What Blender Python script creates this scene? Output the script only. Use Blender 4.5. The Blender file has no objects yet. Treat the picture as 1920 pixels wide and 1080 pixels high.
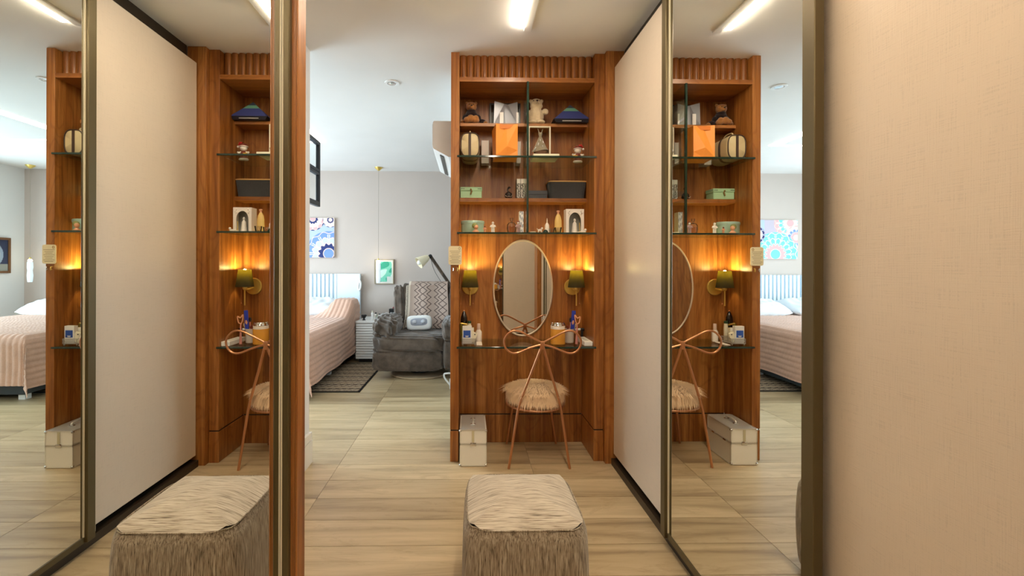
import bpy, bmesh, math, random
from mathutils import Vector, Matrix
random.seed(7)
PI = math.pi
sc = bpy.context.scene
COL = sc.collection
# ------------------------------------------------------------ camera, world, light, exposure
cam = bpy.data.cameras.new('camera')
cam.sensor_fit = 'HORIZONTAL'; cam.sensor_width = 36.0
cam.lens = 820 / 1920 * 36.0
cam.shift_x = (960 - 893.3) / 1920
cam.shift_y = (499.1 - 540) / 1920
cam.clip_start = 0.02
co = bpy.data.objects.new('camera', cam)
COL.objects.link(co)
co.matrix_world = (Matrix.Translation((0, 0, 1.244)) @ Matrix.Rotation(math.radians(-0.953), 4, 'Z')
                   @ Matrix.Rotation(PI / 2, 4, 'X') @ Matrix.Rotation(math.radians(0.16), 4, 'Z'))
sc.camera = co

w = bpy.data.worlds.new('sky'); sc.world = w; w.use_nodes = True
w.node_tree.nodes['Background'].inputs[0].default_value = (0.62, 0.80, 1.0, 1)
w.node_tree.nodes['Background'].inputs[1].default_value = 1.2

def area(name, loc, rot, sx, sy, power, col):
    l = bpy.data.lights.new(name, 'AREA'); l.shape = 'RECTANGLE'; l.size = sx; l.size_y = sy
    l.energy = power; l.color = col
    o = bpy.data.objects.new(name, l); COL.objects.link(o); o.location = loc; o.rotation_euler = rot
    return o
# daylight entering through the bedroom's side window
area('window_daylight', (-3.98, 4.35, 1.35), (0, -PI / 2, 0), 1.7, 2.2, 90, (0.70, 0.87, 1.0))

sc.view_settings.view_transform = 'Standard'; sc.view_settings.look = 'None'
sc.view_settings.gamma = 1.0; sc.view_settings.exposure = 0.88
sc.view_settings.use_curve_mapping = False
LED = 43.0

# ------------------------------------------------------------ materials
def srgb(r, g, b):
    f = lambda c: (c / 255 / 12.92) if c / 255 <= 0.04045 else ((c / 255 + 0.055) / 1.055) ** 2.4
    return (f(r), f(g), f(b), 1.0)
MATS = {}
def pm(name, col, rough=0.5, metal=0.0, spec=0.5, emit=None, es=0.0, sheen=0.0, coat=0.0):
    if name in MATS: return MATS[name]
    m = bpy.data.materials.new(name); m.use_nodes = True
    b = m.node_tree.nodes['Principled BSDF']
    b.inputs['Base Color'].default_value = col
    b.inputs['Roughness'].default_value = rough
    b.inputs['Metallic'].default_value = metal
    b.inputs['Specular IOR Level'].default_value = spec
    if sheen: b.inputs['Sheen Weight'].default_value = sheen
    if coat: b.inputs['Coat Weight'].default_value = coat
    if emit:
        b.inputs['Emission Color'].default_value = emit; b.inputs['Emission Strength'].default_value = es
    MATS[name] = m
    return m
class N:
    def __init__(s, m): s.t = m.node_tree; s.b = s.t.nodes['Principled BSDF']
    def n(s, typ, **kw):
        x = s.t.nodes.new(typ)
        for k, v in kw.items():
            if k in x.inputs: x.inputs[k].default_value = v
            else: setattr(x, k, v)
        return x
    def l(s, a, b): s.t.links.new(a, b)
    def mapping(s, scale, src='Object', rnd=False, loc=(0, 0, 0)):
        tc = s.n('ShaderNodeTexCoord'); mp = s.n('ShaderNodeMapping')
        mp.inputs['Scale'].default_value = scale
        s.l(tc.outputs[src], mp.inputs['Vector'])
        if rnd:
            oi = s.n('ShaderNodeObjectInfo'); vm = s.n('ShaderNodeVectorMath', operation='SCALE')
            vm.inputs[0].default_value = (37.0, 91.0, 53.0)
            s.l(oi.outputs['Random'], vm.inputs['Scale']); s.l(vm.outputs[0], mp.inputs['Location'])
        return mp.outputs[0]
    def noise(s, vec, scale=1.0, detail=4, rough=0.55, dist=0.0):
        x = s.n('ShaderNodeTexNoise'); x.inputs['Scale'].default_value = scale
        x.inputs['Detail'].default_value = detail; x.inputs['Roughness'].default_value = rough
        x.inputs['Distortion'].default_value = dist
        s.l(vec, x.inputs['Vector']); return x.outputs['Fac']
    def ramp(s, fac, stops):
        r = s.n('ShaderNodeValToRGB'); e = r.color_ramp.elements
        e[0].position = stops[0][0]; e[0].color = stops[0][1]
        e[1].position = stops[-1][0]; e[1].color = stops[-1][1]
        for p, c in stops[1:-1]:
            q = e.new(p); q.color = c
        s.l(fac, r.inputs[0]); return r.outputs[0]
    def mix(s, fac, a, b, blend='MIX'):
        x = s.n('ShaderNodeMix', data_type='RGBA', blend_type=blend)
        if isinstance(fac, (int, float)): x.inputs[0].default_value = fac
        else: s.l(fac, x.inputs[0])
        for i, v in ((6, a), (7, b)):
            if isinstance(v, tuple): x.inputs[i].default_value = v
            else: s.l(v, x.inputs[i])
        return x.outputs[2]
    def bump(s, h, strength=0.2, dist=0.01):
        x = s.n('ShaderNodeBump'); x.inputs['Strength'].default_value = strength
        x.inputs['Distance'].default_value = dist
        s.l(h, x.inputs['Height']); s.l(x.outputs[0], s.b.inputs['Normal'])
    def col(s, c): s.l(c, s.b.inputs['Base Color'])

def wood(name, axis, dark, mid, light, rough=0.32, rnd=False):
    m = pm(name, mid, rough); k = N(m)
    def sc_(across, along): return tuple(along if i == axis else across for i in range(3))
    v1 = k.mapping(sc_(13, 0.6), rnd=rnd)
    big = k.noise(v1, 1.0, 3, 0.5, 1.6)
    v2 = k.mapping(sc_(120, 3.0), rnd=rnd)
    fine = k.noise(v2, 1.0, 5, 0.65)
    v3 = k.mapping(sc_(30, 1.2), rnd=rnd)
    med = k.noise(v3, 1.0, 4, 0.6, 0.8)
    c = k.ramp(big, [(0.28, dark), (0.46, mid), (0.64, light), (0.80, mid)])
    f = k.ramp(fine, [(0.34, (0.60, 0.54, 0.48, 1)), (0.58, (1, 1, 1, 1))])
    g = k.ramp(med, [(0.33, (0.62, 0.55, 0.48, 1)), (0.50, (1, 1, 1, 1)), (0.70, (1.0, 1.0, 1.0, 1))])
    v4 = k.mapping(sc_(5.5, 1.1), rnd=rnd)
    n4 = k.noise(v4, 1.0, 2, 0.45, 0.6)
    sn = k.n('ShaderNodeMath', operation='MULTIPLY'); sn.inputs[1].default_value = 95.0; k.l(n4, sn.inputs[0])
    s2_ = k.n('ShaderNodeMath', operation='SINE'); k.l(sn.outputs[0], s2_.inputs[0])
    cath = k.ramp(s2_.outputs[0], [(0.0, (1, 1, 1, 1)), (0.55, (0.97, 0.95, 0.93, 1)), (0.95, (0.66, 0.58, 0.50, 1))])
    c = k.mix(0.45, c, cath, 'MULTIPLY')
    c = k.mix(0.75, c, f, 'MULTIPLY'); c = k.mix(0.4, c, g, 'MULTIPLY')
    k.col(c); k.bump(fine, 0.12, 0.002)
    return m
WD, WM, WL = srgb(128, 72, 26), srgb(160, 99, 42), srgb(182, 122, 62)
wood_v = wood('walnut_vertical', 2, WD, WM, WL, 0.36)
wood_h = wood('walnut_horizontal', 0, WD, WM, WL, 0.36)
wood_grey = wood('dark_wood', 2, srgb(60, 50, 42), srgb(92, 76, 62), srgb(120, 100, 80), 0.5)

def paint(name, col, rough=0.75, amt=0.03):
    m = pm(name, col, rough, spec=0.3); k = N(m)
    v = k.mapping((1, 1, 1)); n1 = k.noise(v, 1.3, 3, 0.5); n2 = k.noise(v, 160, 2, 0.5)
    d = tuple(c * (1 - amt * 2) for c in col[:3]) + (1,)
    k.col(k.ramp(n1, [(0.3, d), (0.7, col)])); k.bump(n2, 0.04, 0.001)
    return m
m_ceil = paint('ceiling_paint', srgb(238, 236, 232))
m_white = paint('white_wall_paint', srgb(238, 237, 234))
m_greige = paint('greige_wall_paint', srgb(200, 186, 176))
m_skirt = pm('white_lacquer', srgb(240, 236, 226), 0.4)

def linen(name, col, rough=0.5):
    m = pm(name, col, rough, spec=0.4); k = N(m)
    a = k.noise(k.mapping((14, 14, 420)), 1, 2, 0.5)
    b = k.noise(k.mapping((420, 420, 14)), 1, 2, 0.5)
    c = k.noise(k.mapping((1.5, 1.5, 1.5)), 1, 3, 0.5)
    s = k.n('ShaderNodeMath', operation='ADD'); k.l(a, s.inputs[0]); k.l(b, s.inputs[1])
    d = tuple(x * 0.88 for x in col[:3]) + (1,); e = tuple(min(1, x * 1.05) for x in col[:3]) + (1,)
    base = k.ramp(s.outputs[0], [(0.75, d), (1.0, col), (1.25, e)])
    k.col(k.mix(0.25, base, k.ramp(c, [(0.35, d), (0.65, e)])))
    k.bump(s.outputs[0], 0.18, 0.0012)
    return m
m_linen = linen('linen_door_panel', srgb(208, 190, 168), 0.34)

def tile_mat():
    m = pm('wood_look_tile', srgb(205, 188, 162), 0.34, spec=0.45); k = N(m)
    v = k.mapping((0.9, 9, 1), rnd=True); n1 = k.noise(v, 1, 5, 0.6, 0.7)
    v2 = k.mapping((3.5, 60, 1), rnd=True); n2 = k.noise(v2, 1, 4, 0.6, 0.4)
    v3 = k.mapping((2.2, 7, 1), rnd=True); n3 = k.noise(v3, 1, 5, 0.75, 3.0)
    c = k.ramp(n1, [(0.30, srgb(160, 138, 106)), (0.46, srgb(194, 172, 134)), (0.66, srgb(214, 192, 154))])
    f = k.ramp(n2, [(0.35, (0.86, 0.84, 0.80, 1)), (0.6, (1, 1, 1, 1))])
    g = k.ramp(n3, [(0.36, (0.74, 0.70, 0.64, 1)), (0.46, (1, 1, 1, 1))])
    c = k.mix(0.6, c, f, 'MULTIPLY'); c = k.mix(0.45, c, g, 'MULTIPLY')
    oi = k.n('ShaderNodeObjectInfo')
    t = k.ramp(oi.outputs['Random'], [(0.0, (0.74, 0.72, 0.70, 1)), (0.45, (0.96, 0.95, 0.94, 1)), (1.0, (1.0, 1.0, 1.0, 1))])
    c = k.mix(1.0, c, t, 'MULTIPLY'); k.col(c); k.bump(n2, 0.05, 0.002)
    return m
m_tile = tile_mat()
m_grout = pm('grout', srgb(140, 124, 104), 0.8)
m_mirror = pm('mirror_silver', (0.90, 0.92, 0.90, 1), 0.0, 1.0)
m_bronze = pm('bronze_aluminium', srgb(96, 83, 54), 0.40, 0.5)
m_gasket = pm('pale_gasket', srgb(226, 214, 186), 0.4)
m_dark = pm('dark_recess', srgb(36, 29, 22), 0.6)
m_track = pm('dark_bronze_track', srgb(62, 50, 36), 0.4, 0.5)
m_brass = pm('brushed_brass', srgb(232, 204, 112), 0.32, 0.7)
m_chrome = pm('chrome', srgb(225, 225, 225), 0.12, 1.0)
m_copper = pm('rose_copper', srgb(204, 146, 106), 0.32, 0.85)
m_black = pm('black_plastic', srgb(22, 22, 24), 0.35)
m_blackmetal = pm('black_metal', srgb(34, 36, 40), 0.4, 0.3)
m_whitep = pm('white_plastic', srgb(238, 238, 236), 0.35)
m_alu = pm('aluminium_edge', srgb(232, 230, 222), 0.28, 0.6)
m_casepanel = pm('case_panel', srgb(244, 241, 230), 0.4)
m_casetop = pm('case_top', srgb(196, 194, 186), 0.3, 0.25)
m_led = pm('led_diffuser', (1, 1, 1, 1), 0.5, emit=(1.0, 0.85, 0.66, 1), es=LED)
m_led2 = pm('cove_led', (1, 1, 1, 1), 0.5, emit=(1.0, 0.95, 0.84, 1), es=3.5)
m_bulb = pm('warm_bulb', (1, 1, 1, 1), 0.5, emit=(1.0, 0.70, 0.34, 1), es=30.0)
m_pbulb = pm('pendant_bulb', (1, 1, 1, 1), 0.5, emit=(1.0, 0.86, 0.62, 1), es=30.0)
m_green = pm('glass_edge', srgb(22, 52, 42), 0.08, spec=0.8)

def glassy(name, tint, gl=0.5):
    m = bpy.data.materials.new(name); m.use_nodes = True; t = m.node_tree
    t.nodes.clear()
    o = t.nodes.new('ShaderNodeOutputMaterial'); mx = t.nodes.new('ShaderNodeMixShader')
    tr = t.nodes.new('ShaderNodeBsdfTransparent'); tr.inputs[0].default_value = tint
    g = t.nodes.new('ShaderNodeBsdfGlossy'); g.inputs['Roughness'].default_value = 0.02
    fr = t.nodes.new('ShaderNodeFresnel'); fr.inputs[0].default_value = 1.45
    mu = t.nodes.new('ShaderNodeMath'); mu.operation = 'MULTIPLY'; mu.inputs[1].default_value = gl
    t.links.new(fr.outputs[0], mu.inputs[0]); t.links.new(mu.outputs[0], mx.inputs[0])
    t.links.new(tr.outputs[0], mx.inputs[1]); t.links.new(g.outputs[0], mx.inputs[2])
    t.links.new(mx.outputs[0], o.inputs[0])
    return m
m_glass = glassy('shelf_glass', (0.92, 0.96, 0.93, 1), 0.35)
m_clear = glassy('clear_glass', (0.93, 0.91, 0.88, 1), 1.6)
m_pane = glassy('window_glass', (0.97, 0.99, 0.99, 1), 0.12)

def fabric(name, col, scale=300, rough=0.9, var=0.25, sheen=0.3, big=6, bd=0.002):
    m = pm(name, col, rough, spec=0.15, sheen=sheen); k = N(m)
    v = k.mapping((1, 1, 1)); a = k.noise(v, scale, 3, 0.6); b = k.noise(v, big, 4, 0.6)
    d = tuple(c * (1 - var) for c in col[:3]) + (1,)
    c = k.ramp(b, [(0.35, d), (0.62, col)]); c2 = k.ramp(a, [(0.35, (0.8, 0.8, 0.8, 1)), (0.6, (1, 1, 1, 1))])
    k.col(k.mix(0.6, c, c2, 'MULTIPLY')); k.bump(a, 0.4, bd)
    return m
m_suede = fabric('grey_brown_microfibre', srgb(108, 94, 82), 220, 0.8, 0.45, 0.5, 9)
m_fur = fabric('peach_fur', srgb(246, 214, 178), 90, 0.9, 0.22, 0.4, 22)
m_quilt = fabric('blush_quilt', srgb(218, 174, 150), 140, 0.85, 0.10, 0.3, 9)
m_pillow = fabric('white_pillowcase', srgb(232, 240, 246), 300, 0.85, 0.06, 0.2, 8)
m_teddy = fabric('brown_plush', srgb(186, 128, 70), 240, 0.95, 0.35, 0.5, 40, 0.004)
m_cream = fabric('cream_plush', srgb(232, 212, 176), 260, 0.95, 0.12, 0.5, 30, 0.004)
m_knit = fabric('dark_knit', srgb(44, 32, 34), 300, 0.95, 0.3, 0.3, 30, 0.004)
m_basket = fabric('charcoal_basket', srgb(74, 74, 76), 260, 0.9, 0.12, 0.2, 10)

def melange(name, axis):     # streaky melange upholstery, yarn runs along axis
    m = pm(name, srgb(190, 172, 146), 0.9, spec=0.15, sheen=0.25); k = N(m)
    def s_(a, b): return (b, a, b) if axis == 0 else (a, a, b)
    n1 = k.noise(k.mapping(s_(300, 12)), 1, 3, 0.6, 0.3)
    n2 = k.noise(k.mapping(s_(60, 7)), 1, 4, 0.65, 0.6)
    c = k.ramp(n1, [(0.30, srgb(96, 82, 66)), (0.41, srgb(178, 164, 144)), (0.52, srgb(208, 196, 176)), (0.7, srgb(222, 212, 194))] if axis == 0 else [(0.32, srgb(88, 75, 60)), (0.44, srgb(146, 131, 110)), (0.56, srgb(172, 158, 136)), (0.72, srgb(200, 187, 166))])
    c2 = k.ramp(n2, [(0.36, (0.6, 0.55, 0.5, 1)), (0.5, (1, 1, 1, 1))])
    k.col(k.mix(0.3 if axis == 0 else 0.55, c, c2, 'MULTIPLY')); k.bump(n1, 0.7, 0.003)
    return m
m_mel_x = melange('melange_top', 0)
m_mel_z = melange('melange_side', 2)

def vcol(name, rough=0.7, spec=0.3):
    if name in MATS: return MATS[name]
    m = pm(name, (1, 1, 1, 1), rough, spec=spec); k = N(m)
    a = k.n('ShaderNodeVertexColor', layer_name='Col'); k.col(a.outputs[0])
    v = k.mapping((1, 1, 1)); k.bump(k.noise(v, 250, 2, 0.5), 0.1, 0.001)
    return m
m_print = vcol('printed_artwork', 0.75)
m_woven = vcol('woven_textile', 0.95, 0.1)

# ------------------------------------------------------------ geometry helpers (world coordinates)
class G:
    def __init__(s): s.bm = bmesh.new(); s.M = None
    def _fin(s, vs):
        if s.M is not None:
            for v in vs: v.co = s.M @ v.co
    def box(s, x0, x1, y0, y1, z0, z1, bev=0.0, seg=2):
        vs = [s.bm.verts.new((x, y, z)) for z in (z0, z1) for y in (y0, y1) for x in (x0, x1)]
        fs = [s.bm.faces.new([vs[i] for i in q]) for q in
              ((0, 2, 3, 1), (4, 5, 7, 6), (0, 1, 5, 4), (2, 6, 7, 3), (0, 4, 6, 2), (1, 3, 7, 5))]
        if bev > 0:
            es = list({e for f in fs for e in f.edges})
            r = bmesh.ops.bevel(s.bm, geom=es, offset=bev, segments=seg, profile=0.5, affect='EDGES', clamp_overlap=True)
            vs = list({v for f in r['faces'] for v in f.verts} | {v for v in vs if v.is_valid})
        s._fin(vs); return s
    def tube(s, pts, r, n=10, closed=False, caps=True):
        pts = [Vector(p) for p in pts]; m = len(pts)
        rs = r if isinstance(r, (list, tuple)) else [r] * m
        up = None; rings = []; allv = []
        for i, p in enumerate(pts):
            if closed: t = (pts[(i + 1) % m] - pts[i - 1])
            else: t = (pts[min(i + 1, m - 1)] - pts[max(i - 1, 0)])
            t.normalize()
            if up is None:
                up = Vector((0, 0, 1)) if abs(t.z) < 0.9 else Vector((0, 1, 0))
            a = up - t * up.dot(t)
            if a.length < 1e-6: a = Vector((1, 0, 0)) - t * t.x
            a.normalize(); b = t.cross(a); up = a
            ring = [s.bm.verts.new(p + (a * math.cos(2 * PI * k / n) + b * math.sin(2 * PI * k / n)) * rs[i]) for k in range(n)]
            rings.append(ring); allv += ring
        for i in range(m if closed else m - 1):
            A, B = rings[i], rings[(i + 1) % m]
            for k in range(n): s.bm.faces.new((A[k], A[(k + 1) % n], B[(k + 1) % n], B[k]))
        if caps and not closed:
            s.bm.faces.new(rings[0][::-1]); s.bm.faces.new(rings[-1])
        s._fin(allv); return s
    def lathe(s, cx, cy, prof, n=24, sx=1.0, sy=1.0, cap=True):
        rings = []; allv = []
        for r, z in prof:
            ring = [s.bm.verts.new((cx + r * sx * math.cos(2 * PI * k / n), cy + r * sy * math.sin(2 * PI * k / n), z)) for k in range(n)]
            rings.append(ring); allv += ring
        for A, B in zip(rings, rings[1:]):
            for k in range(n): s.bm.faces.new((A[k], A[(k + 1) % n], B[(k + 1) % n], B[k]))
        if cap:
            s.bm.faces.new(rings[0][::-1]); s.bm.faces.new(rings[-1])
        s._fin(allv); return s
    def ball(s, c, r, n=14):
        if isinstance(r, (int, float)): r = (r, r, r)
        rr = bmesh.ops.create_uvsphere(s.bm, u_segments=n, v_segments=max(6, n // 2 + 1), radius=1.0)
        for v in rr['verts']: v.co = Vector((c[0] + v.co.x * r[0], c[1] + v.co.y * r[1], c[2] + v.co.z * r[2]))
        s._fin(rr['verts']); return s
    def prism(s, poly, axis, a, b):      # poly of 2-D points, extruded along axis from a to b
        def mk(p, t):
            q = list(p); q.insert(axis, t); return s.bm.verts.new(q)
        A = [mk(p, a) for p in poly]; B = [mk(p, b) for p in poly]; n = len(poly)
        s.bm.faces.new(A[::-1]); s.bm.faces.new(B)
        for k in range(n): s.bm.faces.new((A[k], A[(k + 1) % n], B[(k + 1) % n], B[k]))
        s._fin(A + B); return s
    def grid(s, fn, nu, nv, closed_u=False):
        V = [[s.bm.verts.new(fn(i / nu, j / nv)) for j in range(nv + 1)] for i in range(nu + (0 if closed_u else 1))]
        for i in range(nu):
            for j in range(nv):
                i2 = (i + 1) % len(V)
                s.bm.faces.new((V[i][j], V[i2][j], V[i2][j + 1], V[i][j + 1]))
        s._fin([v for r in V for v in r]); return s

def wloc(o):
    p = Vector((0, 0, 0))
    while o is not None:
        p += o.location; o = o.parent
    return p
def ob(name, g, mat, parent=None, smooth=False, ang=35, recalc=True, mods=None, label=None):
    bm = g.bm if isinstance(g, G) else g
    if recalc: bmesh.ops.recalc_face_normals(bm, faces=bm.faces[:])
    off = wloc(parent) if parent else Vector((0, 0, 0))
    me = bpy.data.meshes.new(name)
    if parent is None:
        xs = [v.co for v in bm.verts]
        off = Vector(((min(v.x for v in xs) + max(v.x for v in xs)) / 2, (min(v.y for v in xs) + max(v.y for v in xs)) / 2, min(v.z for v in xs)))
    for v in bm.verts: v.co -= off
    bm.to_mesh(me); bm.free()
    if smooth:
        me.shade_smooth()
        if ang: me.set_sharp_from_angle(angle=math.radians(ang))
    me.materials.append(mat)
    o = bpy.data.objects.new(name, me); COL.objects.link(o)
    if parent: o.parent = parent
    else: o.location = off
    if label: o['label'] = label
    return o
def thing(name, label, cat, loc, group=None):
    o = bpy.data.objects.new(name, None); COL.objects.link(o); o.location = loc
    o.empty_display_size = 0.05
    o['label'] = label; o['category'] = cat
    if group: o['group'] = group
    return o
def tag(o, label, cat, group=None):
    o['label'] = label; o['category'] = cat
    if group: o['group'] = group
    return o
def struct(name, g, mat, **k):
    o = ob(name, g, mat, **k); o['kind'] = 'structure'; return o
def copy_tree(o, parent=None, dloc=None):
    c = o.copy(); COL.objects.link(c); c.parent = parent
    if dloc is not None: c.location = o.location + Vector(dloc)
    for ch in list(o.children): copy_tree(ch, c)
    return c
def box(*a, **k): return G().box(*a, **k)
def printed(name, fn, colfn, nu, nv, mat, parent=None, **k):   # surface with a printed/woven pattern
    g = G(); g.grid(fn, nu, nv)
    bm = g.bm; cl = bm.loops.layers.float_color.new('Col')
    bm.verts.ensure_lookup_table(); bm.verts.index_update()
    uv = {}
    for i in range(nu + 1):
        for j in range(nv + 1): uv[i * (nv + 1) + j] = (i / nu, j / nv)
    cache = {i: colfn(*p) for i, p in uv.items()}
    for f in bm.faces:
        for lp in f.loops: lp[cl] = cache[lp.vert.index]
    return ob(name, g, mat, parent, recalc=False, **k)

# ------------------------------------------------------------ structure: floor
H = 2.604
XW0, XW1, YW0, YW1 = -3.77, 1.60, -0.45, 6.30
floor = struct('floor', box(XW0, XW1, YW0, YW1, -0.05, -0.0025), m_grout)
cols = [-3.77, -3.21, -2.01, -0.81, 0.39, 1.59]
tm = {}
rows = [-0.45 + 0.2 * k for k in range(0, 34)] + [6.30]
for c0, c1 in zip(cols, cols[1:]):
    for r0, r1 in zip(rows, rows[1:]):
        sx, sy = round(c1 - c0, 3), round(r1 - r0, 3)
        if sy < 0.02: continue
        if (sx, sy) not in tm:
            g = G().box(-sx / 2 + 0.0012, sx / 2 - 0.0012, -sy / 2 + 0.0012, sy / 2 - 0.0012, -0.008, 0.0)
            me = bpy.data.meshes.new('floor_tile'); bmesh.ops.recalc_face_normals(g.bm, faces=g.bm.faces[:]); g.bm.to_mesh(me); g.bm.free()
            me.materials.append(m_tile); tm[(sx, sy)] = me
        o = bpy.data.objects.new('floor_tile', tm[(sx, sy)]); COL.objects.link(o); o.parent = floor
        o.location = Vector(((c0 + c1) / 2, (r0 + r1) / 2, 0)) - floor.location

# ceiling, walls
struct('ceiling', box(XW0 - 0.1, XW1 + 0.1, YW0 - 0.1, YW1 + 0.1, H, H + 0.1), m_ceil)
struct('wall_back', box(XW0, XW1, YW1, YW1 + 0.1, -0.05, H), m_greige)
# left wall with the window opening
g = G(); wy0, wy1, wz0, wz1 = 3.25, 5.45, 0.5, 2.2
g.box(XW0 - 0.12, XW0, 2.69, wy0, -0.05, H); g.box(XW0 - 0.12, XW0, wy1, YW1 + 0.1, -0.05, H)
g.box(XW0 - 0.12, XW0, wy0, wy1, -0.05, wz0); g.box(XW0 - 0.12, XW0, wy0, wy1, wz1, H)
struct('wall_left', g, m_white)
win = bpy.data.objects.new('window_1', None); COL.objects.link(win); win.location = (XW0 - 0.06, 4.35, wz0); win['kind'] = 'structure'
g = G(); xa, xb = XW0 - 0.09, XW0 - 0.04
for y in (wy0, 4.32, wy1 - 0.05): g.box(xa, xb, y, y + 0.05, wz0, wz1)
for z in (wz0, wz1 - 0.05): g.box(xa, xb, wy0 + 0.05, wy1 - 0.05, z, z + 0.05)
ob('window_frame', g, m_blackmetal, win)
for a, b in ((wy0 + 0.05, 4.32), (4.37, wy1 - 0.05)): ob('pane', box(XW0 - 0.067, XW0 - 0.063, a, b, wz0 + 0.05, wz1 - 0.05), m_pane, win)
# bedroom front wall and the closet passage wall
struct('wall_front_left', box(XW0, -1.112, 2.69, 2.79, -0.05, H), m_white)
struct('wall_passage', box(-1.112, -1.012, 0.965, 2.79, -0.05, H), m_white)
g = G().box(-1.012, -0.990, 0.965, 2.79, 0.0, 0.142).box(-1.012, -0.993, 0.965, 2.79, 0.146, 0.192)
struct('baseboard_left', g, m_skirt)
struct('wall_pier', box(-0.045, 1.60, 3.12, 4.25, -0.05, H), m_white)
struct('wall_right', box(1.60, 1.70, YW0, YW1, -0.05, H), m_white)
struct('wall_behind_camera', box(XW0, XW1, YW0 - 0.1, YW0, -0.05, H), m_white)
struct('wall_closet_left', box(-1.112, -1.012, YW0, 0.92, -0.05, H), m_white)
struct('baseboard_pier', box(-0.062, -0.045, 3.14, 4.25, 0, 0.12), m_skirt)
struct('baseboard_back', box(-1.2, 1.6, 6.285, 6.3, 0, 0.12), m_skirt)

# ------------------------------------------------------------ sliding doors
def mirror_door(name, xg, sgn, y0, y1, z0=0.075, z1=2.50, gk=0.004):
    """sgn = direction in which the frame stands proud of the glass"""
    d = bpy.data.objects.new(name, None); COL.objects.link(d); d.location = (xg, (y0 + y1) / 2, z0); d['kind'] = 'structure'
    a, b = sorted((xg, xg - sgn * 0.006))
    ob('mirror', box(a, b, y0, y1, z0, z1), m_mirror, d)
    for s, ys in ((-1, y0), (1, y1)):
        ya, yb = (ys - 0.042, ys) if s < 0 else (ys, ys + 0.042)
        p, q = sorted((xg + sgn * 0.016, xg - sgn * 0.010))
        ob('frame_stile', box(p, q, ya, yb, z0 - 0.025, z1 + 0.02, 0.002, 1), m_bronze, d)
        yy = (ys, ys + gk) if s < 0 else (ys - gk, ys)
        p, q = sorted((xg + sgn * 0.0005, xg + sgn * 0.0035)); ob('gasket', box(p, q, yy[0], yy[1], z0, z1), m_gasket, d)
        yy = (ys - 0.0435, ys - 0.0425) if s < 0 else (ys + 0.0425, ys + 0.0435)
        p, q = sorted((xg + sgn * 0.014, xg - sgn * 0.008))
        if s > 0: ob('edge_strip', box(p, q, yy[0], yy[1], z0, z1), m_gasket, d)
    for za, zb in ((z0 - 0.025, z0), (z1, z1 + 0.02)):
        p, q = sorted((xg + sgn * 0.004, xg - sgn * 0.010))
        ob('frame_rail', box(p, q, y0, y1, za, zb), m_bronze, d)
    return d
mirror_door('door_1', 0.877, -1, 1.12, 1.907)
mirror_door('door_2', -0.388, 1, -0.36, 0.909, gk=0.0012)
def linen_door(name, x0, x1, y0, y1, z0=0.069, z1=2.496):
    d = bpy.data.objects.new(name, None); COL.objects.link(d); d.location = (x0, (y0 + y1) / 2, z0); d['kind'] = 'structure'
    ob('panel', box(x0, x1, y0, y1, z0, z1, 0.0015, 1), m_linen, d)
    for ya, yb in ((y0 - 0.012, y0 - 0.0005), (y1 + 0.0005, y1 + 0.012)):
        ob('edge_strip', box(x0 + 0.010, x1, ya, yb, z0 + 0.04, z1 - 0.05), m_bronze, d)
    return d
linen_door('door_3', 0.911, 0.935, 1.80, 2.732)
linen_door('door_4', 0.911, 0.935, 0.64, 1.20)
# track, fascia, carcass
struct('trim_1', box(0.897, 0.985, 0.40, 2.735, 0.0, 0.040), m_track)
struct('trim_2', box(0.975, 1.04, 0.40, 2.735, 2.51, H), m_track)
struct('trim_3', box(-0.470, -0.400, -0.45, 0.915, 0.0, 0.040), m_track)
struct('trim_4', box(-1.012, -0.355 - 0.04, YW0, 0.915, 2.53, H), wood_v)
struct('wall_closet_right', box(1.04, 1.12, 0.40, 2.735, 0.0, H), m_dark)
struct('trim_5', box(0.861, 1.12, 0.40, 0.62, 0, H), wood_v)
cp = thing('closet_end_panel', 'tall walnut end panel closing the left mirrored closet', 'panel', (-0.7, 0.94, 0))
ob('panel', box(-1.011, -0.363, 0.921, 0.964, 0, H - 0.001), wood_v, cp)
ob('edge_band', box(-0.363, -0.359, 0.921, 0.965, 0, H - 0.001, 0.001, 1), wood_v, cp)
# wall behind the camera: mirrored and linen doors
d = bpy.data.objects.new('door_5', None); COL.objects.link(d); d.location = (0.1, YW0 + 0.03, 0.07); d['kind'] = 'structure'
ob('mirror', box(-0.36, 0.50, YW0 + 0.028, YW0 + 0.034, 0.075, 2.5), m_mirror, d)
ob('frame_stile', box(0.50, 0.512, YW0 + 0.02, YW0 + 0.05, 0.05, 2.52), m_bronze, d)
struct('door_6', box(0.515, 1.58, YW0 + 0.01, YW0 + 0.045, 0.05, 2.52), m_linen)

# ------------------------------------------------------------ vanity niche
YF, YB = 2.78, 3.085
van = thing('vanity_unit', 'built-in walnut vanity niche with fluted header and two wooden shelves', 'cabinet', (0.37, 2.93, 0))
for a, b in ((-0.118, -0.065), (0.798, 0.860)):
    ob('side_panel', box(a, b, YF, YB + 0.02, 0.205, H - 0.001, 0.001, 1), wood_v, van)
    ob('base_panel', box(a, b, YF, YB + 0.02, 0.0005, 0.196, 0.003, 2), wood_v, van)
    ob('groove', box(a + 0.002, b - 0.002, YF + 0.006, YB, 0.196, 0.205), m_dark, van)
ob('pillar', box(0.861, 0.974, 2.742, YB + 0.02, 0.0005, H - 0.001, 0.001, 1), wood_v, van)
ob('back_panel', box(-0.065, 0.798, YB, YB + 0.02, 0.205, 2.43), wood_v, van)
ob('base_panel', box(-0.065, 0.798, YB, YB + 0.02, 0.0005, 0.196, 0.003, 2), wood_v, van)
ob('groove', box(-0.065, 0.798, YB + 0.004, YB + 0.02, 0.196, 0.205), m_dark, van)
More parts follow.
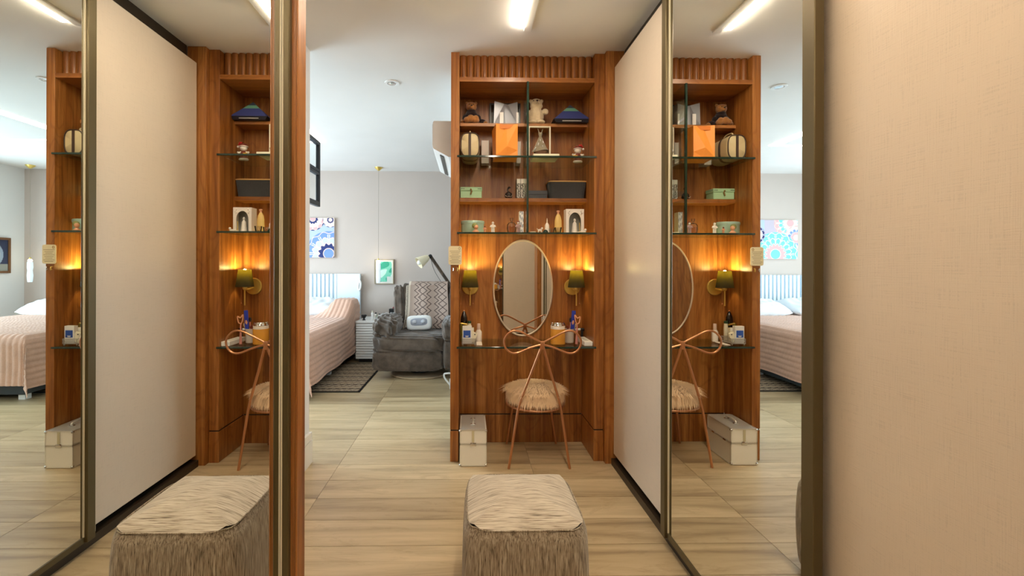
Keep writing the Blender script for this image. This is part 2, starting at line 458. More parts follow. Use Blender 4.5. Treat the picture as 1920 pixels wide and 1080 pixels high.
ob('header_board', box(-0.0645, 0.7975, YF + 0.001, YB + 0.02, 2.418, 2.447, 0.001, 1), wood_h, van)
ob('header_back', box(-0.0645, 0.7975, 2.845, YB + 0.02, 2.4475, H - 0.001), wood_v, van)
fw = 0.862 / 19
def flute(x):
    pts = [(x - fw / 2, 2.845)] + [(x - fw / 2 * math.cos(PI * k / 8), 2.842 - 0.024 * math.sin(PI * k / 8)) for k in range(9)] + [(x + fw / 2, 2.845)]
    g = G()
    A = [g.bm.verts.new((p[0], p[1], 2.4475)) for p in pts]; B = [g.bm.verts.new((p[0], p[1], H - 0.001)) for p in pts]
    g.bm.faces.new(A[::-1]); g.bm.faces.new(B)
    for k in range(len(A)): g.bm.faces.new((A[k], A[(k + 1) % len(A)], B[(k + 1) % len(A)], B[k]))
    return g
f0 = ob('flute', flute(-0.0645 + fw / 2), wood_v, van, smooth=True, ang=50)
for k in range(1, 19):
    c = f0.copy(); COL.objects.link(c); c.parent = van; c.location.x += k * fw
ob('shelf', box(-0.0645, 0.7975, 2.955, YB, 2.190, 2.212, 0.001, 1), wood_h, van)
ob('shelf', box(-0.0645, 0.7975, 2.955, YB, 1.680, 1.706, 0.001, 1), wood_h, van)

def glass_shelf(z, label, t=0.010):
    r = thing('glass_shelf', label, 'shelf', (0.366, 2.93, z - t), 'glass shelves of the vanity')
    ob('pane', box(-0.0635, 0.7965, YF + 0.003, YB - 0.001, z - t, z), m_glass, r)
    ob('polished_edge', box(-0.078, 0.811, YF - 0.010, YF + 0.002, z - t - 0.001, z + 0.0005, 0.001, 1), m_green, r)
    return r
glass_shelf(1.947, 'upper green-edged glass shelf under the orange bag and hatbox')
glass_shelf(1.460, 'lower green-edged glass shelf above the oval mirror with figurines on it')
glass_shelf(0.732, 'glass desk top behind the bow-backed chair, holding the orange jar')
dv = thing('glass_divider', 'upright glass partition dividing the upper vanity shelves', 'divider', (0.37, 2.93, 1.461))
for a, b in ((1.4605, 1.680), (1.706, 1.936), (1.9475, 2.190), (2.212, 2.418)):
    ob('pane', box(0.366, 0.374, YF + 0.006, (2.954 if 1 else YB), a, b), m_glass, dv)
ob('polished_edge', box(0.3635, 0.3765, YF - 0.012, YF + 0.005, 1.4606, 1.9355, 0.001, 1), m_green, dv)
ob('polished_edge', box(0.3635, 0.3765, YF - 0.012, YF + 0.005, 1.9480, 2.4175, 0.001, 1), m_green, dv)

# oval mirror
om = thing('oval_mirror', 'tall oval wall mirror with thin pale rim between the sconces', 'mirror', (0.378, 3.075, 1.09))
cx, cz, rx, rz = 0.378, 1.092, 0.207, 0.334
g = G(); n = 64
A = [g.bm.verts.new((cx + rx * math.cos(2 * PI * k / n), 3.070, cz + rz * math.sin(2 * PI * k / n))) for k in range(n)]
B = [g.bm.verts.new((v.co.x, 3.083, v.co.z)) for v in A]
g.bm.faces.new(A); g.bm.faces.new(B[::-1])
for k in range(n): g.bm.faces.new((A[k], A[(k + 1) % n], B[(k + 1) % n], B[k]))
ob('glass', g, m_mirror, om)
ob('rim', G().tube([(cx + rx * math.cos(2 * PI * k / n), 3.071, cz + rz * math.sin(2 * PI * k / n)) for k in range(n)], 0.0065, 8, closed=True),
   pm('pale_rim', srgb(224, 208, 188), 0.35, 0.4), om, smooth=True, ang=0)

# sconces
m_shade = bpy.data.materials.new('black_fabric_shade'); m_shade.use_nodes = True
t = m_shade.node_tree; pb = t.nodes['Principled BSDF']; pb.inputs['Base Color'].default_value = srgb(46, 42, 30); pb.inputs['Roughness'].default_value = 0.9
tl = t.nodes.new('ShaderNodeBsdfTranslucent'); tl.inputs[0].default_value = srgb(150, 140, 70)
mx = t.nodes.new('ShaderNodeMixShader'); mx.inputs[0].default_value = 0.3
t.links.new(pb.outputs[0], mx.inputs[1]); t.links.new(tl.outputs[0], mx.inputs[2]); t.links.new(mx.outputs[0], t.nodes['Material Output'].inputs[0])
def sconce(x, label):
    s = thing('wall_sconce', label, 'wall lamp', (x, 3.084, 1.10), 'sconces flanking the oval mirror')
    g = G(); g.M = Matrix.Translation((x, 3.084, 1.10)) @ Matrix.Rotation(PI / 2, 4, 'X')
    g.lathe(0, 0, [(0.058, 0.0), (0.058, 0.009), (0.054, 0.013), (0.0, 0.014)], 32, cap=False)
    ob('wall_plate', g, m_brass, s, smooth=True)
    ob('arm', G().tube([(x, 3.07, 1.088), (x, 3.00, 1.082), (x, 2.972, 1.084), (x, 2.96, 1.095)], 0.006, 10), m_brass, s, smooth=True)
    ob('lamp_cup', G().lathe(x, 2.96, [(0.005, 1.078), (0.015, 1.088), (0.016, 1.118), (0.0, 1.119)], 18, cap=False), m_brass, s, smooth=True)
    ob('rod', G().tube([(x, 2.96, 0.977), (x, 2.96, 1.080)], 0.0042, 8), m_brass, s, smooth=True)
    g = G().lathe(x, 2.96, [(0.057, 1.102), (0.040, 1.217), (0.0375, 1.217), (0.0545, 1.102), (0.057, 1.102)], 32, cap=False)
    sh_ = ob('lamp_shade', g, m_shade, s, smooth=True)
    ob('bulb', G().ball((x, 2.96, 1.185), (0.013, 0.013, 0.020), 14), m_bulb, sh_, smooth=True, ang=0)
    ob('pull_chain', G().tube([(x + 0.020, 2.955, 1.085), (x + 0.021, 2.955, 1.04), (x + 0.020, 2.955, 0.995)], 0.0012, 6).ball((x + 0.020, 2.955, 0.992), 0.004, 8), m_copper, s)
    return s
s1 = sconce(0.007, 'brass wall sconce with black shade left of the oval mirror')
s2 = copy_tree(s1, None, (0.722, 0, 0)); s2['label'] = 'brass wall sconce with black shade right of the oval mirror'
for x in (0.007, 0.729):      # the bulbs' light, inside the shades
    l = bpy.data.lights.new('sconce_bulb', 'POINT'); l.energy = 2.6; l.color = (1.0, 0.76, 0.27); l.shadow_soft_size = 0.012
    o = bpy.data.objects.new('sconce_bulb', l); COL.objects.link(o); o.location = (x, 2.96, 1.208)

# ------------------------------------------------------------ ceiling fittings
cl = thing('ceiling_light', 'long linear light strip in the closet passage ceiling', 'light', (0.3, 1.2, H - 0.006))
ob('diffuser', box(0.268, 0.308, -0.40, 2.461, H - 0.016, H - 0.0008, 0.003, 2), m_led, cl)
ob('housing', box(0.3085, 0.352, -0.42, 2.505, H - 0.012, H - 0.0008, 0.002, 1), m_whitep, cl)
dl = thing('downlight', 'small round recessed downlight in the white ceiling by the niche', 'light', (-0.576, 3.255, H - 0.012))
ob('trim_ring', G().lathe(-0.576, 3.255, [(0.055, H - 0.0008), (0.053, H - 0.008), (0.036, H - 0.008), (0.032, H - 0.0008)], 32, cap=False), m_whitep, dl, smooth=True)
ob('reflector', G().lathe(-0.576, 3.255, [(0.032, H - 0.002), (0.030, H - 0.007), (0.012, H - 0.009), (0.0, H - 0.009)], 28, cap=False), m_chrome, dl, smooth=True)
rl = thing('ceiling_cove_light', 'square frame of light set in the bedroom ceiling over the bed', 'light', (-2.1, 4.2, H - 0.01))
g = G(); x0, x1, y0, y1, t_ = -2.65, -1.585, 3.75, 4.83, 0.10
g.box(x1 - t_, x1, y0, y1, H - 0.010, H - 0.001); g.box(x0, x0 + t_, y0, y1, H - 0.010, H - 0.001)
g.box(x0 + t_, x1 - t_, y1 - 0.05, y1, H - 0.010, H - 0.001); g.box(x0 + t_, x1 - t_, y0, y0 + 0.05, H - 0.010, H - 0.001)
ob('diffuser', g, m_led2, rl)
ob('centre_plate', box(x0 + t_, x1 - t_, y0 + 0.05, y1 - 0.05, H - 0.009, H - 0.001), m_whitep, rl)

def pendant(x, y, label):
    p = thing('pendant_lamp', label, 'pendant light', (x, y, 1.0), 'bedside pendants')
    ob('canopy', G().lathe(x, y, [(0.055, H - 0.001), (0.050, H - 0.012), (0.012, H - 0.045), (0.0, H - 0.046)], 24, cap=False), m_brass, p, smooth=True)
    ob('cord', G().tube([(x, y, 1.34), (x, y, H - 0.04)], 0.0022, 6), pm('grey_cord', srgb(150, 140, 125), 0.6), p)
    ob('socket', G().lathe(x, y, [(0.010, 1.345), (0.014, 1.33), (0.014, 1.318)], 14), m_brass, p, smooth=True)
    ob('bulb', G().ball((x, y, 1.303), 0.024, 12), m_pbulb, p, smooth=True, ang=0)
    g = G().lathe(x, y, [(0.030, 1.285), (0.033, 1.21), (0.027, 1.17), (0.033, 1.10), (0.028, 1.03), (0.024, 1.01)], 8)
    ob('glass_tube', g, pm('frosted_crystal', srgb(222, 236, 242), 0.15, emit=(0.8, 0.9, 1, 1), es=0.25), p)
    return p
p1 = pendant(-1.253, 6.06, 'slim crystal pendant lamp hanging over the ribbed nightstand')
p2 = copy_tree(p1, None, (-2.2, 0, 0)); p2['label'] = 'slim crystal pendant lamp on the far side of the bed'

# ------------------------------------------------------------ pouf
pf = thing('pouf', 'square grey-beige melange upholstered pouf in the closet passage', 'ottoman', (0.195, 1.615, 0))
px0, px1, py0, py1 = -0.022, 0.412, 1.408, 1.828
pcx, pcy, phx, phy = (px0 + px1) / 2, (py0 + py1) / 2, (px1 - px0) / 2, (py1 - py0) / 2
def sq(th, e):
    c, s_ = math.cos(th), math.sin(th)
    return math.copysign(abs(c) ** e, c), math.copysign(abs(s_) ** e, s_)
ZT = 0.378
def side(u, v):
    a, b = sq(2 * PI * u + PI / 4, 0.36)
    z = 0.03 + (ZT - 0.03) * v
    k = 0.955 + 0.045 * math.sin(PI * min(1, v * 1.05)) ** 0.6
    if v > 0.9: k -= 0.10 * ((v - 0.9) / 0.1) ** 2 * 0.35
    w_ = 0.002 * math.sin(u * 40) * v
    return (pcx + phx * a * k + w_, pcy + phy * b * k, z + 0.004 * math.sin(u * 2 * PI * 4) * (v > 0.95))
body = ob('side_cover', G().grid(side, 128, 24, closed_u=True), m_mel_z, pf, smooth=True, ang=0)
def ptop(u, v):
    a, b = sq(2 * PI * u + PI / 4, 0.36 + 0.5 * (1 - v) ** 2)
    k = 0.92 * v
    r = max(abs(a), abs(b)) * v
    z = ZT - 0.002 + 0.052 * (1 - (r ** 2.6)) + 0.004 * math.sin(9 * a * v + 3 * b * v) * (1 - v)
    return (pcx + phx * a * k, pcy + phy * b * k, z)
tp_ = ob('top_panel', G().grid(ptop, 128, 28, closed_u=True), m_mel_x, pf, smooth=True, ang=0)
ob('seam', G().tube([(pcx + phx * sq(2 * PI * k / 128 + PI / 4, 0.36)[0] * 0.921, pcy + phy * sq(2 * PI * k / 128 + PI / 4, 0.36)[1] * 0.921, ZT + 0.001 + 0.002 * math.sin(k * 0.4)) for k in range(128)], 0.0028, 6, closed=True), m_mel_z, pf, smooth=True, ang=0)
for sx in (-1, 1):
    for sy in (-1, 1):
        ob('foot', G().lathe(pcx + sx * 0.165, pcy + sy * 0.16, [(0.016, 0.0), (0.022, 0.032)], 14), m_dark, pf, smooth=True)

# ------------------------------------------------------------ bow chair with fur seat
CX, CY = 0.436, 2.872
ch = thing('bow_chair', 'copper vanity chair with bow-shaped back and round peach fur seat', 'chair', (CX, CY, 0))
KX, KY, KZ = 0.447, 2.655, 0.778
def bez(pts, n=10, closed=False):      # Catmull-Rom through points
    P_ = [Vector(p) for p in pts]; out = []; m = len(P_)
    for i in range(m if closed else m - 1):
        p0 = P_[(i - 1) % m] if closed or i > 0 else P_[i]; p1 = P_[i]; p2 = P_[(i + 1) % m]
        p3 = P_[(i + 2) % m] if closed or i + 2 < m else P_[(i + 1) % m]
        for k in range(n):
            t_ = k / n
            out.append(0.5 * ((2 * p1) + (p2 - p0) * t_ + (2 * p0 - 5 * p1 + 4 * p2 - p3) * t_ * t_ + (3 * p1 - p0 - 3 * p2 + p3) * t_ ** 3))
    if not closed: out.append(P_[-1])
    return out
for s_ in (-1, 1):
    pts = [(KX + s_ * 0.008, KY, KZ + 0.004), (KX + s_ * 0.07, KY, KZ + 0.036), (KX + s_ * 0.145, KY - 0.004, KZ + 0.072), (KX + s_ * 0.195, KY - 0.006, KZ + 0.068),
           (KX + s_ * 0.231, KY - 0.008, KZ + 0.026), (KX + s_ * 0.228, KY - 0.008, KZ - 0.022), (KX + s_ * 0.196, KY - 0.008, KZ - 0.056),
           (KX + s_ * 0.150, KY - 0.006, KZ - 0.059), (KX + s_ * 0.08, KY, KZ - 0.032), (KX + s_ * 0.012, KY, KZ - 0.012)]
    ob('bow_loop', G().tube(bez(pts, 7), 0.0062, 10), m_copper, ch, smooth=True)
ob('bow_knot', box(KX - 0.013, KX + 0.013, KY - 0.010, KY + 0.010, KZ - 0.040, KZ + 0.010, 0.005, 2), m_copper, ch, smooth=True)
ob('leg', G().tube([(KX - 0.008, KY, KZ - 0.03), (0.385, 2.668, 0.60), (0.322, 2.690, 0.425), (0.302, 2.692, 0.352), (0.246, 2.683, 0.0)], 0.0078, 10), m_copper, ch, smooth=True)
ob('leg', G().tube([(KX + 0.008, KY, KZ - 0.03), (0.498, 2.668, 0.60), (0.556, 2.690, 0.425), (0.571, 2.692, 0.352), (0.622, 2.679, 0.0)], 0.0078, 10), m_copper, ch, smooth=True)
for s_, fx in ((-1, 0.266), (1, 0.612)):
    ob('leg', G().tube([(CX + s_ * 0.118, 3.015, 0.40), (CX + s_ * 0.122, 3.022, 0.34), (fx, 3.060, 0.0)], 0.0075, 10), m_copper, ch, smooth=True)
ob('ring', G().tube([(CX + 0.186 * math.cos(2 * PI * k / 48), CY - 0.0 + 0.178 * math.sin(2 * PI * k / 48), 0.347) for k in range(48)], 0.0065, 8, closed=True), m_copper, ch, smooth=True, ang=0)
SR = 0.172
seat = ob('seat', G().lathe(CX, CY, [(0.155, 0.385), (SR, 0.395), (SR + 0.004, 0.42), (SR - 0.01, 0.445), (SR - 0.05, 0.462), (0.06, 0.468), (0.001, 0.469)], 40), m_fur, ch, smooth=True, ang=0)
rnd = random.Random(3)
vs, fs = [], []
for i in range(7000):
    th = rnd.random() * 2 * PI; q = math.sqrt(rnd.random()) * 1.28
    if q < 1:
        r = SR * q; z = 0.468 - 0.028 * q ** 4; nz = 0.8
    else:
        r = SR + 0.003; z = 0.445 - (q - 1) / 0.28 * 0.05; nz = 0.1
    base = Vector((CX + r * math.cos(th), CY + r * math.sin(th), z))
    rad = Vector((math.cos(th), math.sin(th), 0))
    L = rnd.uniform(0.020, 0.052)
    side_ = Vector((-math.sin(th), math.cos(th), 0)) * 0.0022
    jit = Vector((rnd.uniform(-.5, .5), rnd.uniform(-.5, .5), 0)) * 1.1
    if q < 1:
        p1_ = base + (rad * 0.8 * q + jit * 0.8 + Vector((0, 0, 0.30))) * L * 0.6
        p2_ = p1_ + (rad * (0.6 + 0.4 * q) + jit + Vector((0, 0, -0.25 - 0.5 * q))) * L * 0.6
    else:
        p1_ = base + (rad * 0.45 + jit * 0.4 + Vector((0, 0, -0.6))) * L * 0.6
        p2_ = p1_ + (rad * 0.02 + jit * 0.3 + Vector((0, 0, -1.0))) * L * 0.8
    k = len(vs)
    vs += [base - side_, base + side_, p1_ + side_ * 0.8, p1_ - side_ * 0.8, p2_]
    fs += [(k, k + 1, k + 2, k + 3), (k + 3, k + 2, k + 4)]
me = bpy.data.meshes.new('fur'); off = wloc(ch)
me.from_pydata([v - off for v in vs], [], fs); me.materials.append(pm('fur_strands', srgb(255, 224, 184), 0.75, spec=0.2, sheen=0.3)); me.shade_smooth()
o = bpy.data.objects.new('fur', me); COL.objects.link(o); o.parent = ch; o['kind'] = 'stuff'

# ------------------------------------------------------------ make-up case
mc = thing('makeup_case', 'cream and silver aluminium make-up case on the floor at the vanity', 'case', (0.03, 2.85, 0))
x0, x1, y0, y1 = -0.056, 0.112, 2.712, 2.985
ob('body', box(x0 + 0.002, x1 - 0.002, y0 + 0.002, y1 - 0.002, 0.006, 0.136), m_casepanel, mc)
lid_ = ob('lid', box(x0 + 0.002, x1 - 0.002, y0 + 0.002, y1 - 0.002, 0.141, 0.226), m_casepanel, mc)
ob('lid_panel', box(x0 + 0.008, x1 - 0.008, y0 + 0.008, y1 - 0.008, 0.226, 0.229), m_casetop, lid_)
g = G(); e = 0.005
for za, zb in ((0.003, 0.009), (0.131, 0.1375), (0.1395, 0.146), (0.223, 0.230)):
    g.box(x0, x1, y0, y0 + e, za, zb); g.box(x0, x1, y1 - e, y1, za, zb); g.box(x0, x0 + e, y0 + e, y1 - e, za, zb); g.box(x1 - e, x1, y0 + e, y1 - e, za, zb)
for xx in (x0, x1 - e):
    for yy in (y0, y1 - e): g.box(xx, xx + e, yy, yy + e, 0.003, 0.230)
ob('edge_trim', g, m_alu, mc)
for xx in (x0 + 0.004, x1 - 0.004):
    for zz in (0.010, 0.222):
        for yy in (y0 + 0.003, y1 - 0.003): ob('corner_cap', G().ball((xx, yy, zz), 0.0088, 10), m_chrome, mc, smooth=True, ang=0)
ob('strap', box(0.019, 0.035, y0 - 0.0015, y0, 0.146, 0.222), pm('strap_tan', srgb(206, 196, 160), 0.6), mc)
ob('latch', box(0.010, 0.046, y0 - 0.005, y0, 0.128, 0.150, 0.003, 2), m_chrome, mc, smooth=True)
ob('handle', G().tube(bez([(0.028, 2.80, 0.230), (0.028, 2.803, 0.246), (0.028, 2.85, 0.252), (0.028, 2.897, 0.246), (0.028, 2.90, 0.230)], 6), 0.007, 10), m_alu, lid_, smooth=True)
for yy in (2.80, 2.90): ob('handle_mount', box(0.012, 0.044, yy - 0.010, yy + 0.010, 0.2292, 0.235, 0.002, 1), m_chrome, lid_)
for yy in (2.78, 2.91): ob('side_latch', box(x1, x1 + 0.003, yy - 0.014, yy + 0.014, 0.134, 0.142), m_chrome, mc)

# ------------------------------------------------------------ hanging tag and hooks
tg = thing('hanging_tag', 'cream rounded card with printed lines hung on the vanity edge', 'tag', (-0.089, 2.775, 1.25))
g = G(); R_ = 0.012; x0, x1, z0, z1 = -0.131, -0.047, 1.252, 1.371
poly = []
for cx_, cz_, a0 in ((x1 - R_, z1 - R_, 0), (x0 + R_, z1 - R_, PI / 2), (x0 + R_, z0 + R_, PI), (x1 - R_, z0 + R_, 1.5 * PI)):
    poly += [(cx_ + R_ * math.cos(a0 + PI / 2 * k / 5), cz_ + R_ * math.sin(a0 + PI / 2 * k / 5)) for k in range(6)]
ob('card', G().prism(poly, 1, 2.770, 2.774), pm('cream_card', srgb(236, 226, 190), 0.6), tg)
g = G()
for k in range(8):
    z = 1.338 - k * 0.0105; a = 0.008 + 0.006 * ((k * 7) % 3)
    g.box(x0 + a, x1 - a, 2.7694, 2.770, z, z + 0.0022)
ob('printed_lines', g, pm('ink', srgb(120, 108, 80), 0.8), tg)
ob('flower_print', G().tube([(-0.062 + 0.006 * math.cos(k), 2.7694, 1.355 + 0.008 * math.sin(k)) for k in range(6)], 0.0014, 6, closed=True), pm('ochre_ink', srgb(160, 120, 50), 0.7), tg)
for a, lab in ((-0.100, 'small chrome hook just under the hanging cream card'), (-0.074, 'small brass ring hook under the right edge of the cream card')):
    h = ob('hook', G().tube(bez([(a, 2.779, 1.232), (a, 2.768, 1.232), (a + 0.003, 2.762, 1.224), (a, 2.766, 1.214), (a, 2.772, 1.218)], 5), 0.003, 8), m_chrome if a < -0.09 else m_brass, None, smooth=True)
    tag(h, lab, 'hook')
kn = ob('door_stop', G().lathe(0.935, 2.728, [(0.008, 0.262), (0.010, 0.270), (0.010, 0.285), (0.006, 0.292)], 12), m_whitep, None, smooth=True)
tag(kn, 'tiny white bumper on the walnut pillar beside the linen door', 'door stop')

# ------------------------------------------------------------ top wooden shelf: plush toys, bag, pyramid lamp
def plush(root, mat, parts, name='body', vox=0.004):
    g = G()
    for c, r in parts: g.ball(c, r, 14)
    o = ob(name, g, mat, root, smooth=True, ang=0)
    md = o.modifiers.new('remesh', 'REMESH'); md.mode = 'VOXEL'; md.voxel_size = vox; md.use_smooth_shade = True
    sm = o.modifiers.new('smooth', 'SMOOTH'); sm.iterations = 3
    return o
W1 = 2.212
td = thing('teddy_bear', 'brown teddy bear in a dark sweater seated on the top shelf', 'toy', (0.02, 3.0, W1))
x, y, z = 0.012, 3.005, W1
tb_ = plush(td, m_teddy, [((x, y - 0.005, z + 0.124), (0.038, 0.034, 0.033)), ((x, y - 0.034, z + 0.114), (0.018, 0.016, 0.014)),
                    ((x - 0.030, y, z + 0.152), (0.012, 0.008, 0.012)), ((x + 0.030, y, z + 0.150), (0.012, 0.008, 0.012)),
                    ((x, y, z + 0.055), (0.038, 0.032, 0.050)),
                    ((x - 0.028, y - 0.038, z + 0.022), (0.026, 0.030, 0.022)), ((x + 0.030, y - 0.038, z + 0.022), (0.026, 0.030, 0.022)),
                    ((x - 0.004, y - 0.052, z + 0.030), (0.026, 0.016, 0.026)), ((x + 0.030, y - 0.052, z + 0.028), (0.022, 0.016, 0.024)),
                    ((x + 0.098, y - 0.02, z + 0.012), (0.016, 0.014, 0.012)), ((x - 0.062, y - 0.02, z + 0.018), (0.013, 0.014, 0.013))])
plush(td, m_knit, [((x, y + 0.001, z + 0.064), (0.044, 0.038, 0.038)), ((x + 0.045, y - 0.008, z + 0.048), (0.022, 0.018, 0.024)), ((x + 0.072, y - 0.014, z + 0.024), (0.026, 0.016, 0.014)),
                   ((x - 0.042, y - 0.008, z + 0.045), (0.020, 0.018, 0.026)), ((x, y - 0.004, z + 0.094), (0.034, 0.032, 0.010))], 'sweater')
ob('nose', G().ball((x + 0.002, y - 0.050, z + 0.119), (0.006, 0.004, 0.005), 10), m_black, tb_, smooth=True, ang=0)
for s_ in (-1, 1): ob('eye', G().ball((x + s_ * 0.014, y - 0.036, z + 0.131), 0.0035, 8), m_black, tb_, smooth=True, ang=0)
bb = thing('plush_bear', 'cream plush bear standing beside the glass partition on the top shelf', 'toy', (0.46, 2.98, W1))
x, y, z = 0.455, 3.0, W1
pb2_ = plush(bb, m_cream, [((x, y, z + 0.055), (0.056, 0.046, 0.058)), ((x, y + 0.002, z + 0.095), (0.042, 0.036, 0.034)),
                    ((x + 0.002, y - 0.006, z + 0.148), (0.042, 0.036, 0.034)), ((x - 0.018, y - 0.012, z + 0.128), (0.024, 0.022, 0.018)), ((x + 0.022, y - 0.012, z + 0.128), (0.024, 0.022, 0.018)),
                    ((x + 0.002, y - 0.038, z + 0.145), (0.020, 0.016, 0.015)), ((x + 0.040, y, z + 0.168), (0.013, 0.009, 0.013)), ((x - 0.036, y, z + 0.168), (0.013, 0.009, 0.013)),
                    ((x + 0.062, y - 0.014, z + 0.090), (0.024, 0.016, 0.022)), ((x + 0.034, y - 0.034, z + 0.012), (0.026, 0.030, 0.012)), ((x - 0.030, y - 0.034, z + 0.012), (0.026, 0.030, 0.012)),
                    ((x - 0.050, y - 0.010, z + 0.078), (0.018, 0.016, 0.026))])
ob('nose', G().ball((x + 0.002, y - 0.054, z + 0.152), (0.009, 0.004, 0.006), 10), pm('nose_brown', srgb(70, 46, 40), 0.6), pb2_, smooth=True, ang=0)
for s_ in (-1, 1): ob('eye', G().ball((x + s_ * 0.021, y - 0.036, z + 0.158), 0.0036, 8), m_black, pb2_, smooth=True, ang=0)
ob('mouth', G().tube([(x - 0.008, y - 0.0525, z + 0.135), (x + 0.002, y - 0.0555, z + 0.138), (x + 0.012, y - 0.0525, z + 0.135)], 0.0010, 6).tube([(x + 0.002, y - 0.0555, z + 0.138), (x + 0.002, y - 0.0565, z + 0.149)], 0.0010, 6), m_black, pb2_)
# dark glass frame and silver gift bag
fr = thing('black_picture_frame', 'black framed dark glass leaning at the back of the top shelf', 'picture frame', (0.25, 3.06, W1))
ob('frame', box(0.140, 0.356, 3.062, 3.076, W1, W1 + 0.172).box(0.140, 0.150, 3.056, 3.062, W1, W1 + 0.172).box(0.346, 0.356, 3.056, 3.062, W1, W1 + 0.172).box(0.150, 0.346, 3.056, 3.062, W1 + 0.162, W1 + 0.172), m_black, fr)
ob('glass', box(0.150, 0.346, 3.058, 3.061, W1, W1 + 0.162), pm('dark_glass', srgb(20, 24, 20), 0.08, spec=0.7), fr)
gb = thing('gift_bag', 'silver-grey paper gift bag with white tags behind the orange bag', 'bag', (0.25, 3.0, W1))
g = G()
pts = [(0.164, 2.985), (0.330, 2.978), (0.338, 3.040), (0.172, 3.050)]
A = [g.bm.verts.new((p[0], p[1], W1)) for p in pts]
tp = [(0.170, 2.984, .160), (0.236, 2.990, .144), (0.262, 2.994, .140), (0.326, 2.976, .152), (0.334, 3.040, .152), (0.178, 3.050, .158)]
B = [g.bm.verts.new((p[0], p[1], W1 + p[2])) for p in tp]
bm_ = g.bm.verts.new((0.245, 2.972, W1)); 
for q in ((A[0], bm_, B[1], B[0]), (bm_, A[1], B[3], B[2], B[1]), (A[1], A[2], B[4], B[3]), (A[2], A[3], B[5], B[4]), (A[3], A[0], B[0], B[5])): g.bm.faces.new(q)
ob('paper', g, pm('silver_paper', srgb(150, 153, 160), 0.35, 0.4), gb)
ob('tag', box(0.205, 0.230, 2.966, 2.968, W1 + 0.0, W1 + 0.078), m_whitep, gb)
ob('tag', box(0.318, 0.330, 2.966, 2.968, W1 + 0.0, W1 + 0.078), m_whitep, gb)
# pyramid box
py = thing('pyramid_box', 'blue pyramid-shaped box with green band on the top shelf', 'box', (0.688, 2.98, W1))
def frustum(z0, z1, h0, h1, cx=0.688, cy=2.985, sy=0.55):
    g = G(); A = [g.bm.verts.new((cx + a * h0, cy + b * h0 * sy, z0)) for a, b in ((-1, -1), (1, -1), (1, 1), (-1, 1))]
    B = [g.bm.verts.new((cx + a * h1, cy + b * h1 * sy, z1)) for a, b in ((-1, -1), (1, -1), (1, 1), (-1, 1))]
    g.bm.faces.new(A[::-1]); g.bm.faces.new(B)
    for k in range(4): g.bm.faces.new((A[k], A[(k + 1) % 4], B[(k + 1) % 4], B[k]))
    return g
ob('base', frustum(W1, W1 + 0.022, 0.108, 0.124), pm('navy_black', srgb(18, 18, 34), 0.5), py)
ob('lower_tier', frustum(W1 + 0.0225, W1 + 0.085, 0.120, 0.055), pm('indigo_card', srgb(56, 66, 126), 0.55), py)
ob('band', frustum(W1 + 0.0855, W1 + 0.111, 0.0545, 0.0275), pm('mint_card', srgb(104, 160, 136), 0.55), py)
ob('tip', frustum(W1 + 0.1115, W1 + 0.138, 0.027, 0.001), pm('slate_card', srgb(62, 72, 88), 0.55), py)
ob('metal_bar', box(0.622, 0.750, 2.985 - 0.0675, 2.985 - 0.0635, W1 + 0.006, W1 + 0.010), m_alu, py)

# ------------------------------------------------------------ upper glass shelf
G1 = 1.9475
hb = thing('hatbox', 'round beige hatbox with dark brown strap on the upper glass shelf', 'box', (0.0, 2.93, G1))
def rbox(u, v):      # rounded case standing on its side, section in XZ swept along Y
    a, b = sq(2 * PI * u, 0.62)
    k = [0.0, 0.90, 0.985, 1.0, 1.0, 0.985, 0.90, 0.0][min(7, int(round(v * 7)))]
    yy = [2.835, 2.835, 2.842, 2.856, 3.026, 3.040, 3.047, 3.047][min(7, int(round(v * 7)))]
    return (0.004 + 0.062 * a * k, yy, G1 + 0.083 + 0.082 * b * k)
ob('case', G().grid(rbox, 48, 7, closed_u=True), pm('beige_leather', srgb(206, 188, 146), 0.5), hb, smooth=True, ang=50)
g = G(); n = 48
for k in range(n):
    pass
def band(u, v):
    a, b = sq(2 * PI * u, 0.62); r = 1.018
    return (0.004 + 0.062 * a * r, 2.915 + 0.026 * v, G1 + 0.083 + 0.082 * b * r)
o = ob('strap', G().grid(band, 48, 1, closed_u=True), pm('dark_leather', srgb(66, 46, 34), 0.55), hb, smooth=True, ang=0)
ob('strap', G().tube([(0.004 + 0.0635 * sq(2 * PI * k / 48, 0.62)[0] * (0.92), 2.833, G1 + 0.083 + 0.084 * sq(2 * PI * k / 48, 0.62)[1] * 0.92) for k in range(48)], 0.0035, 6, closed=True), MATS['dark_leather'], hb, smooth=True, ang=0)
ob('vertical_strap', box(-0.006, 0.010, 2.8305, 2.834, G1 + 0.012, G1 + 0.155), MATS['dark_leather'], hb)
ob('handle', G().tube(bez([(0.004, 2.88, G1 + 0.164), (0.004, 2.885, G1 + 0.184), (0.004, 2.93, G1 + 0.192), (0.004, 2.975, G1 + 0.184), (0.004, 2.98, G1 + 0.164)], 6), 0.0045, 8), MATS['beige_leather'], hb, smooth=True)
